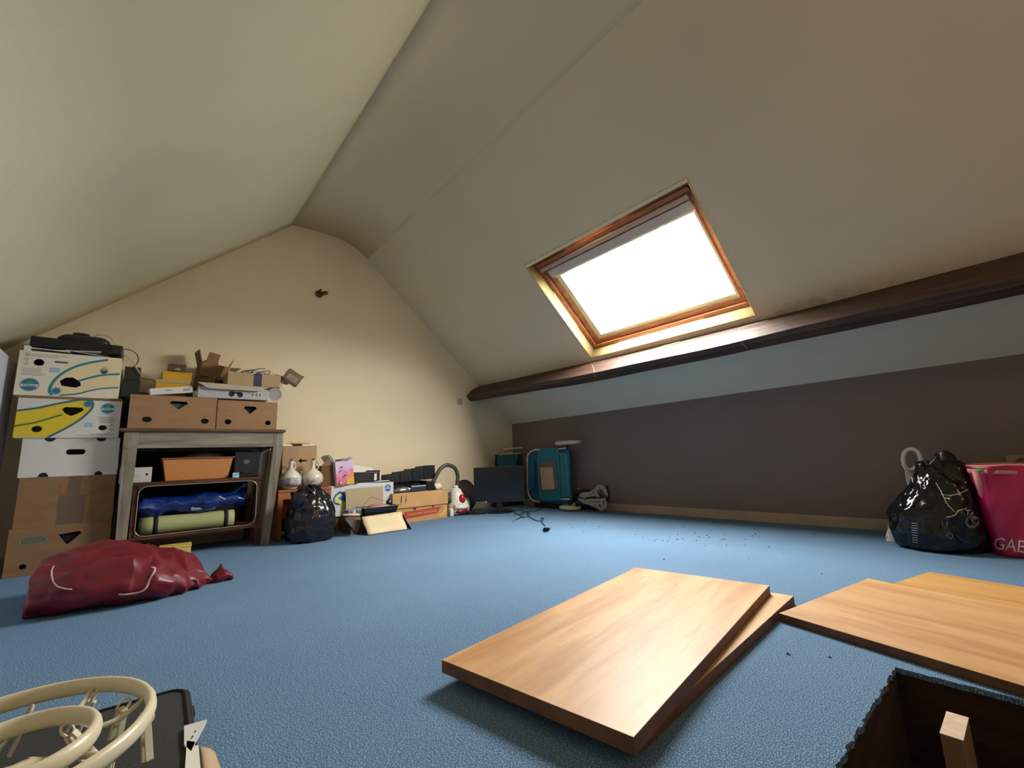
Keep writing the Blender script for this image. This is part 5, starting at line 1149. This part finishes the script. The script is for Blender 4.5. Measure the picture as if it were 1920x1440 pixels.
# ------------------------------------------------------------------ vacuum cleaner
m_hose = mat('hose_grey',(70,68,62),.4)
vc = thing('vacuum_cleaner','white and red vacuum cleaner with dark hose standing on end','vacuum cleaner',(2.53,3.93,0))
O = vc.location
g2 = lambda px, py, Y=3.86: aY(px,py,Y)-O
mb = MB(); mb.loft([((.02,0,.01),(.115,0,0),(0,.08,0),2.6),((.02,0,.06),(.125,0,0),(0,.10,0),2.6),((.015,0,.12),(.11,0,0),(0,.105,0),2.4),((.01,0,.17),(.085,0,0),(0,.09,0),2.2),((.005,0,.215),(.07,0,0),(0,.07,0),2),((.005,0,.255),(.05,0,0),(0,.05,0),2),((.0,0,.275),(.025,0,0),(0,.025,0),2)],40); obj('body', mb, mat('white_gloss_plastic',(222,216,204),.25), vc)
def bump_part(nm, c, r, m):
    mb = MB(); mb.loft([((c[0],c[1]-r[1]*math.sin(a),c[2]),(r[0]*math.cos(a),0,0),(0,0,r[2]*math.cos(a))) for a in [i*PI/2/7 for i in range(8)]],24); obj(nm, mb, m, vc)
bump_part('red_filter_lens',(.020,-.085,.160),(.038,.035,.048),mat('red_translucent',(176,22,34),.25))
bump_part('red_base',(.02,-.08,.040),(.075,.035,.030),mat('dark_red_plastic',(130,24,36),.3))
bump_part('white_chin',(.02,-.085,.082),(.085,.045,.030),mat('white_gloss_plastic',(222,216,204),.25))
bump_part('pink_button',(-.065,-.075,.085),(.014,.03,.03),mat('pink_button',(214,150,150),.3))
mb = MB(); mb.lathe([(.05,-.02),(.058,-.014),(.058,.014),(.05,.02)],28,Matrix.Translation((-.075,-.01,.175))@Matrix.Rotation(1.25,4,'X')@Matrix.Rotation(.5,4,'Y')); obj('wheel', mb, m_hose, vc)
mb = MB(); mb.lathe([(.07,-.014),(.08,-.008),(.08,.008),(.07,.014)],28,Matrix.Translation((.135,.02,.085))@Matrix.Rotation(PI/2,4,'Y')); obj('wheel', mb, m_hose, vc)
mb = MB(); mb.bbox(-.115,-.075,-.08,-.03,0,.075,.01); obj('leg_bracket', mb, mat('white_gloss_plastic',(222,216,204),.25), vc)
mb = MB(); mb.lathe([(.030,.255),(.030,.285),(.026,.295)],20); obj('hose_collar', mb, mat('white_gloss_plastic',(222,216,204),.25), vc)
hp = spline([g2(857,910,3.93),g2(858,900,3.93),g2(858,890,3.93),g2(852,877,3.93),g2(838,872,3.93),g2(826,879,3.93),g2(818,892,3.93),g2(810,908,3.93)],14)
mb = MB(); mb.tube(hp,[.019+.0016*(i%2) for i in range(len(hp))],14); obj('hose', mb, m_hose, vc)
mb = MB(); mb.bbox(-.03,.03,-.03,.03,-.04,.0,.004,Matrix.Translation(g2(809,912,3.93))); obj('hose_end', mb, m_black, vc)

# ------------------------------------------------------------------ monitor
dep = (Vector((2.73,3.88,0))-Vector((0,0,CAM_H))).dot(FA)
def atd(px, py, d): return Vector((0,0,CAM_H)) + (RA*((px-960)/FPX)-UA*((py-720)/FPX)+FA)*d
TL, TR, BL = atd(888,877,dep), atd(981,879,dep), atd(886,943,dep)
wm = (TR-TL).length; ang = math.atan2((TR-TL).y,(TR-TL).x); cxm = (TL+TR)/2; zt = TL.z; zb2 = BL.z
mo = thing('flat_monitor','black flat screen monitor standing on the carpet near the corner','monitor',(cxm.x,cxm.y,0),ang)
mb = MB(); mb.bbox(-wm/2,wm/2,-.012,.012,zb2,zt,.003); obj('bezel', mb, m_black, mo)
mb = MB(); mb.box(-wm/2+.012,wm/2-.012,-.0128,-.012,zb2+.028,zt-.012); obj('screen', mb, mat('dark_screen',(14,20,28),.18), mo)
mb = MB(); mb.bbox(-wm*.3,wm*.3,.012,.05,zb2+.05,zt-.06,.01); obj('rear_housing', mb, m_black, mo)
mb = MB(); mb.bbox(-.03,.03,-.0,.03,.014,zb2+.08,.004); obj('stand_neck', mb, m_black, mo)
mb = MB(); mb.plate([circ(0,0,.13,.08,30)],.014); obj('stand_base', mb, m_black, mo)
mb = MB(); mb.box(-wm/2+.02,-wm/2+.11,-.014,-.0121,zb2+.006,zb2+.010); obj('silver_strip', mb, mat('silver_edge',(176,178,190),.3), mo)
mb = MB(); mb.lathe([(.007,0),(.007,.004),(.003,.006)],12,Matrix.Translation((-wm/2+.12,-.012,zb2+.008))@Matrix.Rotation(PI/2,4,'X')); obj('white_button', mb, m_paper, mo)
k0 = thing('flat_black_device','flat black device lying on the carpet in front of the monitor base','device',(cxm.x-.24*math.cos(ang),cxm.y-.24*math.sin(ang),0),ang)
mb = MB(); mb.bbox(-.09,.10,-.06,.05,0,.030,.004); obj('housing', mb, m_black, k0)
mb = MB(); mb.box(.0,.08,-.0612,-.06,.018,.022); obj('slot', mb, mat('grey_slot',(80,80,86),.4), k0)
rd = thing('black_round_lid','round black lid leaning on the wall behind the vacuum cleaner','lid',(2.80,4.12,0),(-.15,0,.1))
mb = MB(); mb.plate([circ(0,.17,.155,.17,40)],.015,FR); obj('disc', mb, mat('brown_black_disc',(54,48,44),.5), rd)
mb = MB(); mb.tube([(a,-.002,c) for a,c in circ(0,.17,.150,.164,40)],.006,6,closed=True); obj('rim', mb, m_blackm, rd)

# ------------------------------------------------------------------ folded turquoise sunbeds
m_turq = mat('turquoise_canvas',(34,122,142),.7,var=.10,scale=3,bump=.1,bscale=150)
m_turq2 = mat('deep_turquoise_canvas',(26,100,140),.7,var=.08,scale=3)
m_tube = mat('white_tube',(214,208,196),.35)
XL = 3.42
lb = thing('folded_sunbed','folded turquoise sunbed with white wheels leaning on the grey wall','sunbed',(3.45,3.48,0))
O = lb.location; q3 = lambda px, py, X=XL: aX(px,py,X)-O
def panel(nm, pts, X, t, m, par, O):
    P = [aX(a,b,X)-O for a,b in pts]; n = len(P); mb = MB()
    mb.add(P+[p+Vector((t,0,0)) for p in P],[tuple(range(n)),tuple(range(n,2*n))[::-1]]+[(i,i+n,(i+1)%n+n,(i+1)%n) for i in range(n)]); return obj(nm, mb, m, par)
panel('rear_canvas',[(989,862),(1008,841),(1045,839),(1066,843),(1072,940),(1062,946),(1010,941),(990,925)],XL+.03,.012,m_turq2,lb,O)
panel('front_canvas',[(1008,841),(1047,839),(1052,939),(1012,939)],XL,.014,m_turq,lb,O)
panel('side_canvas',[(1049,848),(1066,848),(1070,932),(1053,932)],XL+.004,.014,m_turq,lb,O)
panel('headrest',[(989,867),(1001,864),(1001,916),(990,918)],XL,.02,m_turq2,lb,O)
mb = MB(); mb.tube(spline([q3(1012,843,XL-.006),q3(1001,844,XL-.006),q3(993,849,XL-.006),q3(989,858,XL),q3(989,880,XL+.01),q3(990,920,XL+.01),q3(994,932,XL),q3(1001,939,XL-.006),q3(1012,941,XL-.006)],5),.009,8); obj('frame_tube', mb, m_tube, lb)
mb = MB(); mb.tube([q3(1008,856,XL-.004),q3(1010,890,XL-.004),q3(1012,930,XL-.004)],.004,8); obj('seam_rod', mb, mat('pale_teal_rod',(120,160,164),.5), lb)
mb = MB(); mb.tube([q3(1048,851,XL-.004),q3(1061,851,XL-.004),q3(1066,926,XL-.004),q3(1054,927,XL-.004)],.004,8); obj('seam_rod', mb, mat('pale_teal_rod',(120,160,164),.5), lb)
for a,b in (((1047,842),(1061,840)),((1052,936),(1068,936)),):
    mb = MB(); mb.tube([q3(*a,XL),q3(*b,XL)],.008,8); obj('frame_tube', mb, m_tube, lb)
for (px0,px1,py,hh_) in ((1045,1086,830,.020),(1052,1086,948,.020)):
    c = (q3(px0,py,3.40)+q3(px1,py,3.40))/2; R_ = abs(q3(px0,py,3.40).y-q3(px1,py,3.40).y)/2
    if py > 900: c.z = .028
    mb = MB(); mb.lathe([(R_*.86,-hh_),(R_,-hh_*.5),(R_,hh_*.5),(R_*.86,hh_)],32,Matrix.Translation(c)@Matrix.Diagonal((.75,1,1,1))); w_ob = obj('wheel', mb, mat('white_wheel',(200,192,178),.4), lb)
    mb = MB(); mb.tube([c, c+Vector((.0,.02,(-.07 if py < 900 else .06)))],.008,8); obj('axle', mb, m_black, lb)
mb = MB(); mb.bbox(-.03,.03,-.30,.10,0,.05,.004); obj('base_bar', mb, m_blackm, lb, loc=(0,.13,.0))
ft = q3(1000,943,XL)
cd_ = thing('brown_envelope','worn brown paper envelope held on the turquoise sunbed','paper',tuple(aX(1027,900,XL-.018)))
O2 = cd_.location
panel('envelope',[(1010,868),(1040,864),(1044,875),(1047,915),(1040,921),(1014,920)],XL-.008,.003,mat('worn_kraft',(130,104,84),.8,var=.35,scale=14,rgb2=(96,100,98)),cd_,O2)
panel('letter',[(1012,877),(1036,876),(1040,917),(1017,918)],XL-.012,.002,mat('tan_paper',(188,164,132),.7),cd_,O2)
l2 = thing('folded_sunbed','second turquoise sunbed folded behind the monitor in the corner','sunbed',(3.35,4.08,0)); O = l2.location
def py_(nm, pts, Y, t, m, par):
    P = [aY(a,b,Y)-par.location for a,b in pts]; n = len(P); mb = MB()
    mb.add(P+[p+Vector((0,t,0)) for p in P],[tuple(range(n)),tuple(range(n,2*n))[::-1]]+[(i,i+n,(i+1)%n+n,(i+1)%n) for i in range(n)]); return obj(nm, mb, m, par)
py_('canvas',[(931,853),(968,850),(972,905),(972,945),(931,945)],4.08,.02,mat('dull_teal_canvas',(60,120,122),.7,var=.08,scale=3),l2)
py_('side_canvas',[(970,852),(988,846),(988,945),(972,945)],4.06,.02,mat('dark_teal_canvas',(22,72,76),.7),l2)
mb = MB(); mb.tube([aY(945,842,4.05)-O,aY(1004,838,4.05)-O],.010,8); obj('frame_tube', mb, m_tube, l2)
mb = MB(); mb.tube(spline([aY(938,853,4.06)-O,aY(958,851,4.06)-O,aY(978,850,4.06)-O],3),.008,8); obj('frame_tube', mb, m_tube, l2)
mb = MB(); mb.tube(spline([aY(946,847,4.07)-O,aY(962,844,4.07)-O,aY(967,847,4.07)-O,aY(969,856,4.07)-O,aY(972,880,4.07)-O],4),.006,8); obj('frame_tube', mb, mat('tan_tube',(150,128,108),.5), l2)
mb = MB(); mb.tube([aY(930,853,4.08)-O,aY(930,945,4.08)-O],.010,8); obj('frame_tube', mb, m_blackm, l2)
mb = MB(); mb.bbox(-.2,.3,-.02,.03,0,.10,.004); obj('base_bar', mb, m_blackm, l2)

# grey slotted plastic rackets and what lies behind
m_rk = mat('grey_moulded_plastic',(150,146,138),.4,var=.1,scale=9)
XR = 3.40
def racket(lab, outline, holes, X, tilt):
    c = aX(*outline[0],X); r = thing('slotted_plate', lab, 'plate', (X, 2.9, 0), 0, 'grey slotted plates beside the sunbed')
    mb = MB(); P2 = [[(lambda p: (p.y-2.9, p.z))(aX(a,b,X)) for a,b in pl_] for pl_ in [outline]+holes]
    mb.plate(P2,.012,Matrix(((0,0,1,0),(1,0,0,0),(0,1,0,0),(0,0,0,1)))@Matrix.Identity(4)); o = obj('plate', mb, m_rk, r, bevel=.002)
    return r
oo = lambda pts: [(1040+a/16,890+b/16) for a,b in pts]
racket('upper grey moulded strap with round end beside the sunbed',oo([(720,640),(790,540),(1050,510),(1200,420),(1240,340),(1330,300),(1450,340),(1540,430),(1590,560),(1600,640),(1500,620),(1440,480),(1380,430),(1270,480),(1260,520),(1330,640),(1340,690),(1180,650),(960,680),(880,720)]),[oo([(1050,590),(1075,570),(1100,590),(1070,620)]),oo([(1120,550),(1150,520),(1180,550),(1150,585)])],XR,0)
racket('lower grey slotted plate with rows of holes beside the sunbed',oo([(700,700),(860,750),(1040,720),(1340,720),(1500,700),(1545,860),(1550,1000),(1440,1085),(1350,1085),(1330,1040),(1040,910),(840,860),(740,780)]),
    [oo([(1040+72*k,790),(1075+72*k,790),(1075+72*k,835),(1040+72*k,835)]) for k in range(5)]+[oo([(1160,900),(1240,905),(1250,940),(1190,930)]),oo([(1310,900),(1380,900),(1385,970),(1320,950)]),oo([(1440,780),(1480,780),(1490,900),(1450,880)])],XR-.03,0)
rk = thing('strap_binding','black binding strap between the slotted plates and the sunbed','strap',(XR-.02,3.0,0)); O = rk.location
mb = MB(); mb.tube([aX(1077,947,XR-.01)-O,aX(1090,940,XR-.01)-O],.022,10); obj('strap', mb, m_blackm, rk)
mb = MB(); mb.bbox(-.01,.01,-.012,.012,-.018,.018,.003,Matrix.Translation(aX(1077,947,XR-.035)-O)); obj('buckle', mb, m_rk, rk)
mb = MB(); mb.tube(spline([aX(1138,911,XR+.01)-O,aX(1141,925,XR+.01)-O,aX(1139,938,XR+.01)-O,aX(1128,934,XR+.01)-O],4),.010,8); obj('rear_strap', mb, m_blackm, rk)
nb = thing('navy_bundle','dark navy bag lying against the grey wall behind the slotted plates','bag',(3.522,3.0,0))
mb = MB(); mb.loft([((0,-.19,.05),(.03,0,0),(0,0,.05)),((0,-.14,.08),(.05,0,0),(0,0,.08)),((0,0,.10),(.065,0,0),(0,0,.10)),((0,.10,.10),(.05,0,0),(0,0,.10)),((0,.15,.08),(.03,0,0),(0,0,.07))],28,crumple(.006,18,3,floor=.002)); obj('bag_body', mb, mat('navy_cloth',(30,34,56),.7), nb)
mb = MB(); mb.tube([aX(1083,916,3.43)-nb.location,aX(1086,916,3.43)-nb.location],.008,8); obj('snap_button', mb, m_greyp, nb)

# ------------------------------------------------------------------ black bin bag
bn = thing('bin_bag','tied crinkled black bin bag on the carpet right of the table','bag',(1.03,3.60,0))
prof_ = [(0,.12,.10,0,0),(.015,.155,.12,0,0),(.08,.165,.135,.0,0),(.17,.16,.135,0,0),(.25,.145,.125,.0,.01),(.31,.115,.105,.0,.02),(.36,.075,.075,-.005,.02),(.385,.05,.05,-.01,.02),(.40,.03,.03,-.01,.02)]
obj('bag_body', shell(prof_, 88, filmd(5.3,.42,.012)), mat('black_bin_film',(22,23,27),.24,spec=.6), bn)
mb = MB(); mb.loft([((-.03,-.05,.345),(.03,0,0),(0,.03,.0)),((-.07,-.07,.37),(.045,0,.01),(0,.03,0)),((-.11,-.08,.34),(.05,0,-.02),(0,.035,0)),((-.13,-.07,.28),(.03,0,-.02),(0,.03,0)),((-.13,-.06,.24),(.012,0,0),(0,.015,0))],24,crumple(.014,22,3)); obj('knotted_ear', mb, mat('black_bin_film',(22,23,27),.24,spec=.6), bn)
mb = MB(); mb.loft([((.0,0,.38),(.03,0,0),(0,.03,0)),((.01,0,.405),(.05,0,0),(0,.04,0)),((.03,0,.40),(.04,0,.02),(0,.05,0))],22,crumple(.012,28,6)); obj('knot', mb, mat('black_bin_film',(22,23,27),.24,spec=.6), bn)

# ------------------------------------------------------------------ green cord, crumbs, cobwebs
m_gc = mat('dark_green_cord',(20,58,58),.5)
gc = thing('green_cord','dark green tangled cord with a plug on the blue carpet','cord',tuple(fl(990,970))); O = gc.location
F = lambda a, b, z=.004: fl(a,b,z)-O
mb = MB(); mb.tube(spline([F(1015,953),F(1005,958),F(990,959),F(980,961),F(975,966),F(981,970),F(990,968),F(993,962),F(988,960),F(990,966),F(1000,974),F(1012,977),F(1019,974),F(1017,971),F(1014,974),F(1017,980),F(1022,986)],5),.0045,6); obj('cord', mb, m_gc, gc)
mb = MB(); mb.tube(spline([F(963,957),F(967,963),F(978,965),F(983,961),F(977,955)],5),.004,6); obj('cord', mb, m_gc, gc)
mb = MB(); mb.tube(spline([F(981,968),F(973,972),F(966,975)],4),.004,6); obj('cord', mb, m_gc, gc)
mb = MB(); mb.loft([(F(1025,991,.002),(.02,0,0),(0,.03,0),3),(F(1025,990,.02),(.018,0,0),(0,.026,0),3),(F(1025,989,.034),(.008,0,0),(0,.014,0),3)],16); obj('plug', mb, mat('green_brown_plug',(58,66,44),.5), gc)
mb = MB(); mb.tube([F(964,976),F(961,978)],.006,6); obj('plug_end', mb, mat('green_tip',(60,110,90),.5), gc)
random.seed(21)
mb = MB(); spots = [(1034,990),(1052,992),(1068,984),(1124,988),(1166,970),(1097,977),(1113,993),(1180,990),(858,1034),(1245,1049),(1404,1048),(1442,1026),(1541,1076),(1478,1227),(1556,1233)]
spots += [(1290+random.gauss(10,60), 1012+random.gauss(0,7)) for _ in range(34)]+[(1100+random.uniform(-40,480), 968+random.uniform(0,36)) for _ in range(46)]
for a,b in spots:
    p = fl(a,b); s = random.uniform(.0025,.006)
    if p.x > KX-.05: continue
    v = [p+Vector((s*math.cos(t_),s*1.3*math.sin(t_),.001)) for t_ in (0,1.3,2.6,4,5.2)]+[p+Vector((0,0,s*.9))]
    mb.add(v,[(i,(i+1)%5,5) for i in range(5)]+[(4,3,2,1,0)])
cr = obj('crumbs', mb, mat('dark_crumb',(34,28,26),.8), None, kind='stuff'); cr['label'] = 'dark crumbs scattered over the blue carpet'; cr['category'] = 'crumbs'
m_web = mat('cobweb',(200,190,170),.8)
mb = MB()
bvbeam = bvh_of(bo)
for pts in ([(1110,684),(1113,690),(1115,700),(1117,709)],[(1385,618),(1400,612),(1425,606),(1440,600)],[(1240,650),(1260,645),(1275,641)],[(1390,640),(1396,648),(1402,653)]):
    P_ = [q_ for q_ in (hit(bvbeam, v.x, v.y, .003) for v in spline([(x_,y_,0) for x_,y_ in pts],3)) if q_]
    if len(P_) > 2: mb.tube(P_, .0013, 5)
wb_ = obj('cobwebs', mb, m_web, None, kind='stuff'); wb_['label'] = 'thin pale cobwebs hanging along the dark beam'; wb_['category'] = 'cobwebs'
